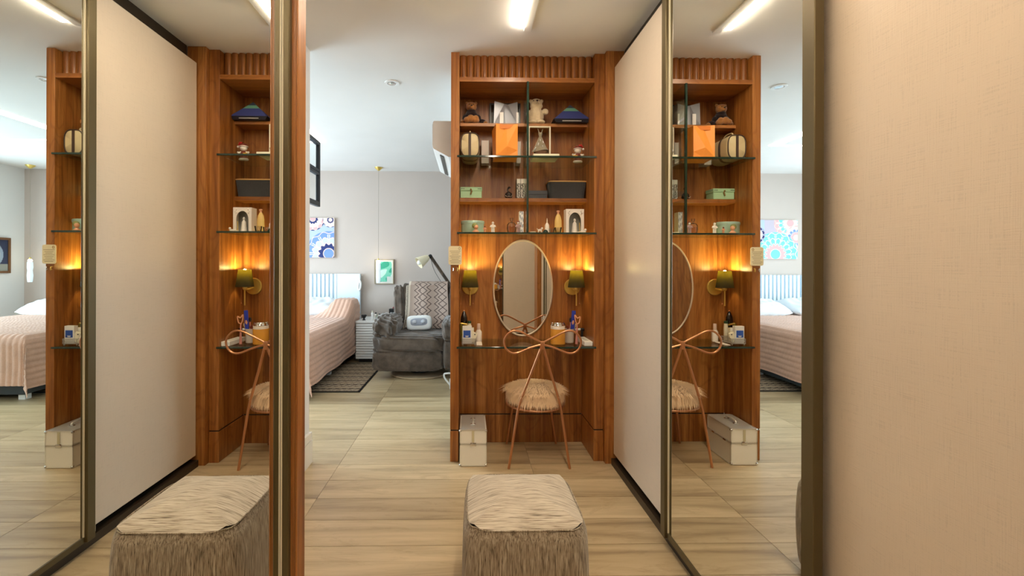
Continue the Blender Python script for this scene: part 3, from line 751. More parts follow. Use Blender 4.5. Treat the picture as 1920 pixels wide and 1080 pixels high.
# books stacked upright behind
bk = thing('notebook', 'pale grey notebook standing upright between hatbox and orange bag', 'book', (0.10, 3.06, G1))
ob('pages', box(0.084, 0.131, 2.995, 3.066, G1 + 0.002, G1 + 0.158), pm('page_edges', srgb(214, 206, 198), 0.8), bk)
ob('cover', box(0.0815, 0.0838, 2.992, 3.068, G1, G1 + 0.162).box(0.1312, 0.1335, 2.992, 3.068, G1, G1 + 0.162), pm('grey_cover', srgb(170, 164, 158), 0.7), bk)
bk2 = thing('paper_folder', 'pale folder standing right of the orange bag on upper glass shelf', 'folder', (0.34, 3.06, G1))
ob('cover', box(0.320, 0.3225, 2.97, 3.07, G1, G1 + 0.150).box(0.3475, 0.350, 2.97, 3.07, G1, G1 + 0.150), MATS['grey_cover'], bk2)
ob('pages', box(0.323, 0.347, 2.972, 3.066, G1, G1 + 0.146), MATS['page_edges'], bk2)
# orange bag
og = thing('orange_bag', 'bright orange paper bag at the front of the upper glass shelf', 'bag', (0.235, 2.88, G1))
m_or = pm('orange_paper', srgb(246, 152, 58), 0.5)
g = G()
V = lambda *p: g.bm.verts.new(p)
zt = G1 + 0.212
fbl, fbr, ftl, ftr = V(0.170, 2.797, G1), V(0.309, 2.797, G1), V(0.169, 2.800, zt), V(0.309, 2.800, zt - 0.004)
fm, ftm, fc, fr_ = V(0.240, 2.780, G1 + 0.062), V(0.238, 2.818, zt - 0.002), V(0.240, 2.797, G1), V(0.309, 2.797, G1 + 0.040)
fl = V(0.1695, 2.797, G1 + 0.010); fmr = V(0.309, 2.7985, G1 + 0.066)
bbl, bbr, btl, btr = V(0.158, 2.95, G1), V(0.312, 2.95, G1), V(0.152, 2.96, zt), V(0.312, 2.96, zt)
lm, rm = V(0.176, 2.875, G1 + 0.11), V(0.303, 2.875, G1 + 0.11)
F = g.bm.faces.new
F((fbl, fc, fm)); F((fc, fbr, fr_, fm)); F((fbl, fm, fl)); F((fl, fm, ftm, ftl)); F((fm, fr_, fmr)); F((fm, fmr, ftr, ftm))
F((fbl, fl, lm)); F((fl, ftl, lm)); F((fbl, lm, bbl)); F((lm, btl, bbl)); F((ftl, btl, lm))
F((fbr, fr_, rm)); F((fr_, fmr, rm)); F((fmr, ftr, rm)); F((fbr, rm, bbr)); F((rm, btr, bbr)); F((ftr, btr, rm)); F((bbl, btl, btr, bbr)); F((fbl, bbl, bbr, fbr, fc))
ob('paper', g, m_or, og)
ob('cuff', box(0.172, 0.306, 2.806, 2.808, zt - 0.030, zt - 0.004), pm('orange_inner', srgb(214, 122, 40), 0.6), og)
# white frame with the doll dress
wf = thing('jewellery_frame', 'white square display frame on a pale base, upper glass shelf', 'frame', (0.50, 2.90, G1))
m_cream_l = pm('cream_lacquer', srgb(236, 230, 206), 0.4)
ob('base', box(0.410, 0.578, 2.80, 2.95, G1, G1 + 0.020, 0.002, 1), m_cream_l, wf)
ob('frame', G().box(0.392, 0.398, 2.89, 2.91, G1 + 0.021, G1 + 0.225).box(0.398, 0.530, 2.89, 2.91, G1 + 0.218, G1 + 0.225).box(0.530, 0.538, 2.89, 2.91, G1 + 0.0205, G1 + 0.225), m_cream_l, wf)
dd = thing('dress_figurine', 'taupe dress-shaped ornament studded with pearls inside the white frame', 'figurine', (0.468, 2.86, G1 + 0.02))
x, y, z = 0.464, 2.860, G1 + 0.0205
m_taupe = fabric('taupe_gauze', srgb(150, 140, 118), 260, 0.8, 0.2, 0.3, 20)
g = G(); g.grid(lambda u, v: (x + (0.055 - 0.043 * v ** 0.8) * (1 + 0.06 * math.sin(16 * PI * u) * (1 - v)) * math.cos(2 * PI * u), y + 0.7 * (0.055 - 0.043 * v ** 0.8) * math.sin(2 * PI * u), z + 0.028 + 0.092 * v - 0.006 * math.sin(4 * PI * u) * (1 - v)), 64, 10, closed_u=True)
ob('skirt', g, m_taupe, dd, smooth=True, ang=0)
ob('underskirt', G().lathe(x, y, [(0.034, z), (0.046, z + 0.03)], 24, sy=0.7), pm('sheer_brown', srgb(120, 88, 66), 0.6), dd, smooth=True)
ob('bodice', G().lathe(x, y, [(0.011, z + 0.118), (0.009, z + 0.128), (0.014, z + 0.145), (0.012, z + 0.152)], 16, sy=0.7), m_taupe, dd, smooth=True)
for s_ in (-1, 1): ob('strap', G().tube([(x + s_ * 0.008, y, z + 0.150), (x + s_ * 0.013, y, z + 0.168), (x + s_ * 0.017, y, z + 0.176)], 0.0022, 6), m_taupe, dd)
rr = random.Random(5)
for k in range(12):
    v = 0.08 + 0.8 * ((k * 5) % 12) / 12; u = -0.5 + (k % 5) * 0.23 - 0.02; th = -PI / 2 + u * 1.7
    R2 = (0.055 - 0.043 * v ** 0.8) * 1.05
    ob('pearl', G().ball((x + R2 * math.cos(th), y + 0.7 * R2 * math.sin(th), z + 0.028 + 0.092 * v), 0.0036, 8), m_whitep, dd, smooth=True, ang=0)
# winter figurine
sn = thing('winter_figurine', 'small figurine in red bobble hat at right end, upper glass shelf', 'figurine', (0.73, 2.95, G1))
x, y, z = 0.733, 2.950, G1
m_red, m_cer, m_br = pm('red_glaze', srgb(186, 44, 40), 0.4), pm('white_glaze', srgb(240, 232, 222), 0.35), pm('brown_glaze', srgb(120, 52, 36), 0.4)
ob('base', G().lathe(x, y, [(0.030, z), (0.033, z + 0.006), (0.028, z + 0.012)], 20, sy=0.7), m_cer, sn, smooth=True)
ob('body', G().lathe(x, y, [(0.020, z + 0.0125), (0.024, z + 0.030), (0.020, z + 0.052), (0.010, z + 0.062)], 20, sy=0.8), m_br, sn, smooth=True)
for s_ in (-1, 1): ob('arm', G().tube([(x + s_ * 0.016, y, z + 0.054), (x + s_ * 0.032, y - 0.006, z + 0.048), (x + s_ * 0.037, y - 0.010, z + 0.055)], [0.007, 0.007, 0.006], 10), m_cer, sn, smooth=True)
ob('head', G().ball((x, y - 0.002, z + 0.082), (0.024, 0.021, 0.022), 16), m_cer, sn, smooth=True, ang=0)
ob('hat', G().lathe(x, y, [(0.025, z + 0.088), (0.025, z + 0.098), (0.018, z + 0.108), (0.006, z + 0.114)], 20), m_br, sn, smooth=True)
ob('hat_peak', G().tube([(x + 0.010, y, z + 0.110), (x + 0.026, y, z + 0.114), (x + 0.034, y, z + 0.100)], [0.012, 0.009, 0.005], 10), m_red, sn, smooth=True)
ob('bobble', G().ball((x + 0.037, y, z + 0.090), 0.008, 10), m_cer, sn, smooth=True, ang=0)
ob('hat_brim', G().tube([(x + 0.0255 * math.cos(2 * PI * k / 24), y + 0.0235 * math.sin(2 * PI * k / 24), z + 0.092) for k in range(24)], 0.0035, 6, closed=True), m_cer, sn, smooth=True, ang=0)
ob('scarf', box(x - 0.036, x - 0.006, y - 0.026, y - 0.018, z + 0.036, z + 0.044, 0.003, 2), pm('yellow_glaze', srgb(236, 190, 60), 0.4), sn)

# ------------------------------------------------------------ lower wooden shelf
W2 = 1.7065
mb = thing('mint_chest', 'small mint green box with a tied tassel on the lower wooden shelf', 'box', (0.013, 3.0, W2))
m_mint = pm('mint_paint', srgb(176, 214, 172), 0.55)
ob('body', box(-0.060, 0.084, 2.965, 3.060, W2, W2 + 0.048, 0.002, 1), m_mint, mb)
ob('lid', box(-0.0625, 0.0865, 2.962, 3.062, W2 + 0.0485, W2 + 0.074, 0.003, 1), m_mint, mb)
ob('tassel', G().tube([(0.008, 2.959, W2 + 0.062), (0.016, 2.958, W2 + 0.045), (0.008, 2.958, W2 + 0.022)], [0.003, 0.006, 0.0045], 8).ball((0.011, 2.957, W2 + 0.056), 0.0065, 8), pm('twine', srgb(136, 112, 66), 0.8), mb, smooth=True)
for a in (-0.058, 0.056): ob('corner_strap', box(a, a + 0.026, 2.9605, 2.962, W2 + 0.060, W2 + 0.063), m_dark, mb)
fg = thing('glass_swan', 'small dark glass figurine with bright highlights on the lower wooden shelf', 'figurine', (0.268, 3.0, W2))
m_dg = pm('smoked_glass', srgb(46, 36, 32), 0.06, spec=0.9, metal=0.2)
x, y, z = 0.268, 2.985, W2
ob('body', G().lathe(x, y, [(0.020, z), (0.026, z + 0.012), (0.024, z + 0.034), (0.010, z + 0.046)], 18), m_dg, fg, smooth=True)
ob('neck', G().tube(bez([(x, y, z + 0.04), (x - 0.006, y, z + 0.06), (x + 0.004, y, z + 0.078), (x + 0.010, y, z + 0.070)], 5), 0.0055, 8), m_dg, fg, smooth=True)
ob('anchor_trim', G().tube(bez([(x - 0.022, y - 0.026, z + 0.016), (x - 0.010, y - 0.028, z + 0.008), (x, y - 0.028, z + 0.012), (x + 0.012, y - 0.027, z + 0.008), (x + 0.022, y - 0.024, z + 0.020)], 5), 0.0022, 6), m_chrome, fg, smooth=True)
def bwcol(u, v):
    a = math.sin(u * 31 + 4 * math.sin(v * 17)) * math.sin(v * 37 + 3 * math.cos(u * 21))
    return srgb(236, 232, 224) if (a > 0.12 or v > 0.78) else srgb(48, 46, 46)
for k, (a, b, lab) in enumerate(((0.324, 0.350, 'left slim black-and-white patterned box beside the divider'), (0.3525, 0.384, 'right black-and-white patterned box against the glass divider'))):
    t_ = thing('patterned_box', lab, 'box', ((a + b) / 2, 3.01, W2), 'patterned boxes')
    ob('carton', box(a, b, 2.982, 3.050, W2, W2 + 0.135), MATS['grey_cover'], t_)
    printed('printed_front', lambda u, v, a=a, b=b: (a + (b - a) * u, 2.9815, W2 + 0.135 * v), bwcol, 16, 60, m_print, t_)
fb = thing('flat_box', 'flat dark grey lidded box between the patterned boxes and basket', 'box', (0.466, 3.0, W2))
m_slate = pm('slate_board', srgb(74, 76, 82), 0.6)
ob('body', box(0.400, 0.530, 2.975, 3.070, W2, W2 + 0.026), m_slate, fb); ob('lid', box(0.397, 0.533, 2.972, 3.073, W2 + 0.0265, W2 + 0.054, 0.002, 1), m_slate, fb)
bs = thing('storage_basket', 'charcoal woven storage basket with wooden rim on the lower wooden shelf', 'basket', (0.68, 3.0, W2))
g = G()
def bsk(u, v):
    a, b = sq(2 * PI * u + PI / 4, 0.25); w_ = 0.108 + 0.014 * v
    return (0.668 + w_ * a * 1.06, 3.018 + (0.052 + 0.008 * v) * b * 1.06, W2 + 0.112 * v)
o = ob('body', G().grid(bsk, 64, 6, closed_u=True), m_basket, bs, smooth=True, ang=0)
ob('bottom', box(0.560, 0.776, 2.968, 3.068, W2, W2 + 0.004), m_basket, bs)
ob('rim', G().tube([(0.668 + 0.122 * 1.06 * sq(2 * PI * k / 64 + PI / 4, 0.25)[0], 3.018 + 0.060 * 1.06 * sq(2 * PI * k / 64 + PI / 4, 0.25)[1], W2 + 0.115) for k in range(64)], 0.0042, 8, closed=True), pm('bamboo_rim', srgb(214, 170, 110), 0.5), bs, smooth=True, ang=0)

# ------------------------------------------------------------ lower glass shelf
G3 = 1.4605
tn = thing('mint_tin', 'oval mint green lidded tin at left end of the lower glass shelf', 'tin', (0.023, 2.90, G3))
m_mt = pm('mint_tin_paint', srgb(170, 200, 182), 0.4, 0.2)
ob('body', G().lathe(0.022, 2.900, [(0.073, G3), (0.075, G3 + 0.004), (0.075, G3 + 0.062)], 40, sy=0.62), m_mt, tn, smooth=True)
ob('lid', G().lathe(0.022, 2.900, [(0.078, G3 + 0.0625), (0.079, G3 + 0.078), (0.074, G3 + 0.083), (0.0, G3 + 0.084)], 40, sy=0.62, cap=False), m_mt, tn, smooth=True)
def small_figure(name, label, x, y, z, h, mat, mhead, extra=None):
    r = thing(name, label, 'figurine', (x, y, z)); s = h / 0.07
    g = G()
    for sx in (-1, 1): g.tube([(x + sx * 0.006 * s, y, z), (x + sx * 0.0055 * s, y, z + 0.03 * s)], [0.0055 * s, 0.0048 * s], 10)
    g.lathe(x, y, [(0.009 * s, z + 0.026 * s), (0.012 * s, z + 0.034 * s), (0.0105 * s, z + 0.046 * s), (0.005 * s, z + 0.052 * s)], 14, sy=0.75)
    for sx in (-1, 1): g.tube([(x + sx * 0.010 * s, y, z + 0.047 * s), (x + sx * 0.016 * s, y - 0.003 * s, z + 0.036 * s), (x + sx * 0.007 * s, y - 0.008 * s, z + 0.035 * s)], 0.0035 * s, 8)
    o = ob('body', g, mat, r, smooth=True, ang=0)
    md = o.modifiers.new('remesh', 'REMESH'); md.mode = 'VOXEL'; md.voxel_size = 0.0012 * s; md.use_smooth_shade = True
    ob('head', G().ball((x, y - 0.001, z + 0.059 * s), (0.0075 * s, 0.0075 * s, 0.009 * s), 12), mhead, r, smooth=True, ang=0)
    if extra: ob('hair', G().ball((x, y + 0.001, z + 0.0635 * s), (0.0085 * s, 0.0085 * s, 0.0075 * s), 12), extra, r, smooth=True, ang=0)
    return r
m_skin = pm('peach_bisque', srgb(226, 166, 128), 0.5)
c_ = thing('cherub_bust', 'peach cherub bust with green hair in front of the mint tin', 'figurine', (0.04, 2.82, G3))
ob('bust', G().lathe(0.042, 2.815, [(0.018, G3), (0.022, G3 + 0.006), (0.012, G3 + 0.016), (0.006, G3 + 0.022)], 18, sy=0.7), m_skin, c_, smooth=True)
ob('head', G().ball((0.044, 2.812, G3 + 0.036), (0.015, 0.014, 0.016), 14), m_skin, c_, smooth=True, ang=0)
ob('hair', G().ball((0.036, 2.817, G3 + 0.044), (0.020, 0.016, 0.019), 14), pm('olive_glaze', srgb(140, 146, 84), 0.5), c_, smooth=True, ang=0)
small_figure('kneeling_figurine', 'tiny terracotta figurine right of the cherub bust', 0.100, 2.820, G3, 0.046, pm('terracotta', srgb(216, 150, 112), 0.5), m_br)
small_figure('clown_figurine', 'small white standing figurine alone on the lower glass shelf', 0.153, 2.830, G3, 0.075, m_cer, m_cer)
pb_ = thing('perfume_bottle', 'round clear perfume bottle with stopper left of the divider', 'bottle', (0.275, 2.86, G3))
x, y, z = 0.277, 2.862, G3
ob('flask', G().lathe(x, y, [(0.020, z), (0.026, z + 0.004), (0.031, z + 0.030), (0.030, z + 0.055), (0.020, z + 0.068), (0.008, z + 0.072)], 24, sy=0.6), m_clear, pb_, smooth=True)
ob('liquid', G().lathe(x, y, [(0.019, z + 0.004), (0.026, z + 0.012), (0.027, z + 0.045)], 20, sy=0.55), glassy('pink_liquid', (0.92, 0.80, 0.74, 1), 0.6), pb_, smooth=True)
ob('stopper', G().lathe(x, y, [(0.006, z + 0.0725), (0.006, z + 0.080), (0.010, z + 0.084), (0.011, z + 0.100)], 16), m_clear, pb_, smooth=True)
small_figure('pair_figurine', 'pinkish grey porcelain figurine beside the round perfume bottle', 0.318, 2.830, G3, 0.078, pm('mauve_glaze', srgb(170, 140, 136), 0.4), m_cer, m_br)
def letcol(u, v):
    a = math.sin(u * 14 + 2 * math.sin(v * 9)) + math.sin(v * 22 + u * 4)
    return srgb(238, 238, 236) if a > -0.2 else srgb(150, 156, 164)
t_ = thing('silver_carton', 'white and silver carton touching the divider, lower glass shelf', 'box', (0.345, 2.92, G3))
ob('carton', box(0.332, 0.360, 2.895, 2.950, G3, G3 + 0.148), m_cer, t_)
printed('printed_front', lambda u, v: (0.332 + 0.028 * u, 2.8945, G3 + 0.148 * v), letcol, 12, 40, m_print, t_)
o = ob('shell_dish', G().lathe(0.411, 2.815, [(0.010, G3), (0.020, G3 + 0.005), (0.018, G3 + 0.007), (0.0, G3 + 0.004)], 20, cap=False), m_cer, None, smooth=True)
tag(o, 'tiny white saucer just right of the divider', 'dish')
dg = thing('dog_figurine', 'tiny white and tan dog figurine on the lower glass shelf', 'figurine', (0.46, 2.83, G3))
x, y, z = 0.458, 2.83, G3
g = G().ball((x, y, z + 0.018), (0.014, 0.008, 0.008)).ball((x + 0.013, y - 0.002, z + 0.030), (0.008, 0.007, 0.007)).tube([(x - 0.012, y, z + 0.020), (x - 0.019, y, z + 0.030)], 0.0025, 6)
for sx in (-0.010, 0.010):
    for sy in (-0.004, 0.004): g.tube([(x + sx, y + sy, z), (x + sx, y + sy, z + 0.016)], 0.0028, 6)
ob('body', g, m_cer, dg, smooth=True, ang=0)
ob('ear', G().ball((x + 0.008, y - 0.004, z + 0.038), (0.003, 0.003, 0.006), 8), m_br, dg, smooth=True, ang=0); ob('nose', G().ball((x + 0.021, y - 0.004, z + 0.030), 0.002, 6), m_black, dg)
o = ob('paperweight', G().lathe(0.490, 2.805, [(0.017, G3), (0.017, G3 + 0.006), (0.013, G3 + 0.014), (0.006, G3 + 0.019), (0.0, G3 + 0.020)], 20, cap=False), m_green, None, smooth=True)
tag(o, 'dark green domed paperweight in front of the white spired bottle', 'paperweight')
cb = thing('white_bottle', 'white bottle with a long thin spire, lower glass shelf', 'bottle', (0.512, 2.87, G3))
x, y, z = 0.512, 2.872, G3
ob('flask', G().lathe(x, y, [(0.013, z), (0.015, z + 0.010), (0.014, z + 0.055), (0.006, z + 0.070)], 18), m_cer, cb, smooth=True)
ob('spire', G().lathe(x, y, [(0.0045, z + 0.0705), (0.0035, z + 0.088), (0.0008, z + 0.102)], 12), m_gasket, cb, smooth=True)
o = ob('glass_bowl', G().lathe(0.543, 2.862, [(0.010, G3), (0.016, G3 + 0.004), (0.020, G3 + 0.034), (0.018, G3 + 0.034), (0.014, G3 + 0.006), (0.0, G3 + 0.005)], 20, cap=False), m_clear, None, smooth=True)
tag(o, 'small clear glass bowl between the white and yellow bottles', 'bowl')
yb = thing('yellow_bottle', 'tall pale yellow bottle with ball stopper, lower glass shelf', 'bottle', (0.586, 2.88, G3))
x, y, z = 0.588, 2.885, G3
ob('flask', G().lathe(x, y, [(0.023, z), (0.025, z + 0.006), (0.023, z + 0.085), (0.018, z + 0.110), (0.008, z + 0.130)], 22, sy=0.6), pm('yellow_glass', srgb(226, 192, 116), 0.25), yb, smooth=True)
ob('stopper', G().lathe(x, y, [(0.007, z + 0.1305), (0.007, z + 0.140), (0.011, z + 0.146), (0.010, z + 0.152), (0.0, z + 0.154)], 16, cap=False), m_skin, yb, smooth=True)
o = ob('glass_cup', G().lathe(0.577, 2.828, [(0.012, G3), (0.018, G3 + 0.003), (0.024, G3 + 0.036), (0.022, G3 + 0.036), (0.016, G3 + 0.006), (0.0, G3 + 0.005)], 20, cap=False), m_clear, None, smooth=True)
tag(o, 'clear glass cup in front of the yellow bottle', 'cup')
ar = thing('shadow_box', 'white arched shadow box with a figure inside, lower glass shelf', 'shadow box', (0.70, 2.89, G3))
x0, x1, zt = 0.634, 0.752, G3 + 0.160
# arch-cut front plate
g = G(); n = 16; ax, az, arx, arz = (x0 + x1) / 2, G3 + 0.080, 0.040, 0.058
inner = [(ax - arx, G3 + 0.006)] + [(ax - arx * math.cos(PI * k / n), az + arz * math.sin(PI * k / n)) for k in range(n + 1)] + [(ax + arx, G3 + 0.006)]
outer = [(x0, G3 + 0.0)] + [(x0, az)] + [(x0, az + (zt - az) * k / 4) for k in range(1, 5)] + [(x0 + (x1 - x0) * k / 8, zt) for k in range(1, 9)] + [(x1, zt - (zt - az) * k / 4) for k in range(1, 5)] + [(x1, G3)]
m_ = min(len(inner), len(outer)); inner = inner[:m_ - 1] + [inner[-1]]; outer = outer[:m_ - 1] + [outer[-1]]
A = [g.bm.verts.new((p[0], 2.855, p[1])) for p in inner]; B = [g.bm.verts.new((p[0], 2.855, p[1])) for p in outer]
A2 = [g.bm.verts.new((p[0], 2.861, p[1])) for p in inner]; B2 = [g.bm.verts.new((p[0], 2.861, p[1])) for p in outer]
for k in range(len(A) - 1):
    for q in ((A[k], A[k + 1], B[k + 1], B[k]), (A2[k], B2[k], B2[k + 1], A2[k + 1]), (A[k], A2[k], A2[k + 1], A[k + 1]), (B[k], B[k + 1], B2[k + 1], B2[k])): g.bm.faces.new(q)
ob('arched_front', g, m_cer, ar)
ob('box_shell', G().box(x0, x0 + 0.004, 2.861, 2.925, G3, zt).box(x1 - 0.004, x1, 2.861, 2.925, G3, zt).box(x0 + 0.004, x1 - 0.004, 2.861, 2.925, zt - 0.004, zt).box(x0 + 0.004, x1 - 0.004, 2.861, 2.925, G3, G3 + 0.005), m_cer, ar)
ob('back', box(x0 + 0.004, x1 - 0.004, 2.920, 2.925, G3 + 0.005, zt - 0.004), pm('grey_glitter', srgb(160, 160, 152), 0.4, 0.3), ar)
ob('robed_figure', G().lathe(ax + 0.004, 2.885, [(0.020, G3 + 0.0055), (0.016, G3 + 0.04), (0.013, G3 + 0.068), (0.005, G3 + 0.080), (0.0085, G3 + 0.089), (0.006, G3 + 0.098), (0.0, G3 + 0.101)], 18, cap=False), m_cer, ar, smooth=True)
for s_ in (-1, 1):
    for k in range(3): ob('blossom', G().ball((ax + s_ * (0.038 + 0.006 * (k % 2)), 2.853, G3 + 0.148 - k * 0.011), (0.006, 0.003, 0.006), 8), m_cer, ar, smooth=True, ang=0)
ob('gold_post', G().tube([(ax + 0.030, 2.856, G3 + 0.006), (ax + 0.030, 2.856, G3 + 0.070)], 0.0028, 8), m_brass, ar)
o = ob('sleeping_figurine', G().ball((0.735, 2.82, G3 + 0.008), (0.022, 0.009, 0.008)).ball((0.752, 2.818, G3 + 0.020), (0.008, 0.008, 0.009)).tube([(0.715, 2.82, G3 + 0.006), (0.700, 2.82, G3 + 0.004)], 0.004, 8), m_cer, None, smooth=True, ang=0)
tag(o, 'tiny reclining white figurine in front of the arched shadow box', 'figurine')

# ------------------------------------------------------------ desk items
D0 = 0.7325
ty = thing('wire_tray', 'silver pierced wire tray at the left end of the glass desk', 'tray', (0.008, 2.87, D0))
m_wire = pm('silver_wire', srgb(190, 188, 182), 0.3, 0.8)
x0, x1, y0, y1 = -0.046, 0.046, 2.815, 2.935
ob('base', box(x0, x1, y0, y1, D0 + 0.010, D0 + 0.012), m_wire, ty)
g = G()
for k in range(13):
    x = x0 + (x1 - x0) * k / 12
    for a, b in ((0.0075, -0.0075), (-0.0075, 0.0075)): g.tube([(max(x0, min(x1, x + a)), y0, D0 + 0.012), (max(x0, min(x1, x + b)), y0, D0 + 0.044)], 0.0009, 4)
for k in range(15):
    y = y0 + (y1 - y0) * k / 14
    for xx in (x0, x1): g.tube([(xx, y, D0 + 0.012), (xx, y, D0 + 0.044)], 0.0009, 4)
for z in (D0 + 0.012, D0 + 0.044): g.tube([(x0, y0, z), (x1, y0, z), (x1, y1, z), (x0, y1, z)], 0.0016, 6, closed=True)
ob('wire_sides', g, m_wire, ty)
for xx in (x0 + 0.006, x1 - 0.006):
    for yy in (y0 + 0.006, y1 - 0.006): ob('foot', G().ball((xx, yy, D0 + 0.005), 0.005, 8), m_wire, ty, smooth=True, ang=0)
o = ob('paper_sheet', box(0.049, 0.086, 2.82, 2.94, D0, D0 + 0.004, 0.001, 1), m_cer, None); tag(o, 'white folded paper lying right of the wire tray on the desk', 'paper')
cr = thing('cosmetic_carton', 'white cosmetic carton with a blue label standing in the wire tray', 'box', (-0.01, 2.84, D0 + 0.0125))
z = D0 + 0.0125
ob('carton', box(-0.042, 0.018, 2.824, 2.852, z, z + 0.112), m_whitep, cr)
ob('blue_label', box(-0.036, 0.010, 2.8232, 2.824, z + 0.038, z + 0.084), pm('cobalt_print', srgb(40, 84, 170), 0.4), cr)
ob('label_lines', G().box(-0.024, -0.002, 2.8228, 2.8232, z + 0.046, z + 0.050).box(-0.021, -0.005, 2.8228, 2.8232, z + 0.041, z + 0.044), m_whitep, cr)
c2 = thing('cream_carton', 'plain cream carton behind the blue-labelled one in the tray', 'box', (0.01, 2.87, z))
ob('carton', box(-0.020, 0.032, 2.856, 2.878, z, z + 0.096), m_cream_l, c2); ob('flap', box(-0.018, 0.030, 2.8555, 2.856, z + 0.080, z + 0.095), m_whitep, c2)
db = thing('dark_bottle', 'tall black teardrop perfume bottle at the back left of the desk', 'bottle', (-0.036, 2.97, D0))
x, y = -0.034, 2.975
ob('flask', G().lathe(x, y, [(0.018, D0), (0.020, D0 + 0.05), (0.020, D0 + 0.110), (0.024, D0 + 0.140), (0.022, D0 + 0.165), (0.012, D0 + 0.195), (0.004, D0 + 0.207)], 22, sy=0.8), pm('black_glass', srgb(18, 12, 12), 0.06, spec=0.9), db, smooth=True)
ob('tip', G().ball((x, y, D0 + 0.209), 0.005, 8), m_copper, db, smooth=True, ang=0)
gt = thing('gold_tube', 'gold capped tube leaning over the dark perfume bottle', 'tube', (-0.03, 2.93, D0))
ob('barrel', G().tube([(-0.050, 2.948, D0 + 0.004), (-0.054, 2.948, D0 + 0.125)], 0.008, 12), pm('olive_plastic', srgb(110, 98, 30), 0.4), gt, smooth=True)
ob('cap', G().tube([(-0.054, 2.948, D0 + 0.1255), (-0.012, 2.944, D0 + 0.118)], 0.006, 12), m_brass, gt, smooth=True)
wb = thing('white_lotion_bottle', 'small white lotion bottle with pale cap right of the cartons', 'bottle', (0.066, 2.89, D0 + 0.01))
x, y, z = 0.066, 2.975, D0
ob('flask', G().lathe(x, y, [(0.020, z), (0.021, z + 0.006), (0.021, z + 0.065), (0.012, z + 0.080)], 22), m_cer, wb, smooth=True)
ob('cap', G().lathe(x, y, [(0.0115, z + 0.0805), (0.0115, z + 0.118), (0.010, z + 0.121)], 18), pm('blush_plastic', srgb(222, 196, 184), 0.4), wb, smooth=True)
gc = thing('green_capped_jar', 'small green-capped pale jar standing behind the cartons', 'jar', (0.0, 2.95, D0))
x, y = 0.002, 2.955
ob('flask', G().lathe(x, y, [(0.013, z), (0.014, z + 0.09), (0.012, z + 0.125)], 18), m_cream_l, gc, smooth=True)
ob('cap', G().lathe(x, y, [(0.0125, z + 0.1255), (0.0125, z + 0.142)], 18), pm('bottle_green', srgb(40, 74, 50), 0.4), gc, smooth=True)
cmp_ = thing('makeup_compact', 'small cream compact with a dark dot in the tray', 'compact', (0.06, 2.83, D0))
g = G(); g.M = Matrix.Translation((0.033, 2.835, D0 + 0.062)) @ Matrix.Rotation(math.radians(18), 4, 'Y')
g.box(-0.018, 0.018, -0.005, 0.005, -0.045, 0.022, 0.003, 2); ob('case', g, m_cream_l, cmp_)
ob('dot', box(0.034, 0.042, 2.8285, 2.830, D0 + 0.066, D0 + 0.072), m_black, cmp_)
jr = thing('orange_jar', 'round orange jar with chrome lid on the glass desk', 'jar', (0.588, 2.90, D0))
x, y, z = 0.590, 2.895, D0
ob('body', G().lathe(x, y, [(0.047, z), (0.049, z + 0.004), (0.049, z + 0.098)], 40), pm('amber_glass', srgb(232, 164, 62), 0.25, coat=0.3), jr, smooth=True)
ob('collar', G().lathe(x, y, [(0.047, z + 0.0985), (0.047, z + 0.118)], 40), m_cer, jr, smooth=True)
ob('lid', G().lathe(x, y, [(0.045, z + 0.1185), (0.046, z + 0.122), (0.042, z + 0.132), (0.044, z + 0.136), (0.040, z + 0.142), (0.0, z + 0.143)], 40, cap=False), m_chrome, jr, smooth=True)
bc = thing('brush_cup', 'pale ribbed cup full of make-up brushes on the desk', 'cup', (0.675, 2.93, D0))
x, y, z = 0.675, 2.93, D0
ob('cup', G().lathe(x, y, [(0.026, z), (0.029, z + 0.004), (0.031, z + 0.094), (0.029, z + 0.094), (0.026, z + 0.006), (0.0, z + 0.006)], 28, cap=False), pm('pearl_cup', srgb(206, 198, 190), 0.3, 0.2), bc, smooth=True)
cm = thing('comb', 'bright cobalt blue flat comb standing in the brush cup', 'comb', (0.69, 2.91, z + 0.01))
g = G(); g.M = Matrix.Translation((0.690, 2.925, z + 0.02)) @ Matrix.Rotation(math.radians(4), 4, 'Y')
g.box(-0.013, 0.013, -0.004, 0.004, 0.05, 0.195, 0.002, 1); g.box(-0.006, 0.006, -0.003, 0.003, 0.0, 0.05)
ob('blade', g, pm('cobalt_plastic', srgb(46, 66, 180), 0.35), cm)
brs = [(-0.018, 0.000, -0.03, 0.135, 'black-tipped brush leaning left out of the brush cup', m_black, m_chrome), (0.010, -0.004, 0.022, 0.150, 'pink brush leaning right in the brush cup', m_skin, pm('rose_handle', srgb(196, 130, 120), 0.35)),
       (0.016, 0.006, 0.040, 0.128, 'pale wide brush at the right of the brush cup', m_cream, MATS['rose_handle']), (-0.006, -0.012, -0.012, 0.118, 'short brown-tipped brush in the front of the cup', m_br, m_chrome),
       (0.004, 0.014, 0.012, 0.165, 'tallest thin brush at the back of the cup', m_black, MATS['rose_handle'])]
for dx, dy, lean, h, lab, mt, mh in brs:
    b = thing('makeup_brush', lab, 'brush', (x + dx * 0.5, y + dy * 0.5, z + 0.007), 'brushes in the cup')
    p0 = Vector((x + dx * 0.4, y + dy * 0.4, z + 0.008)); p1 = Vector((x + dx + lean * 0.5, y + dy, z + h - 0.03)); p2 = p1 + (p1 - p0).normalized() * 0.03
    ob('handle', G().tube([p0, p1], [0.0025, 0.0035], 8), mh, b, smooth=True)
    ob('bristles', G().tube([p1 + (p1 - p0).normalized() * 0.0005, (p1 + p2) / 2, p2], [0.005, 0.010, 0.006], 12), mt, b, smooth=True)
pk = thing('pink_brush', 'pink make-up sponge stick standing right of the brush cup', 'brush', (0.715, 2.88, D0))
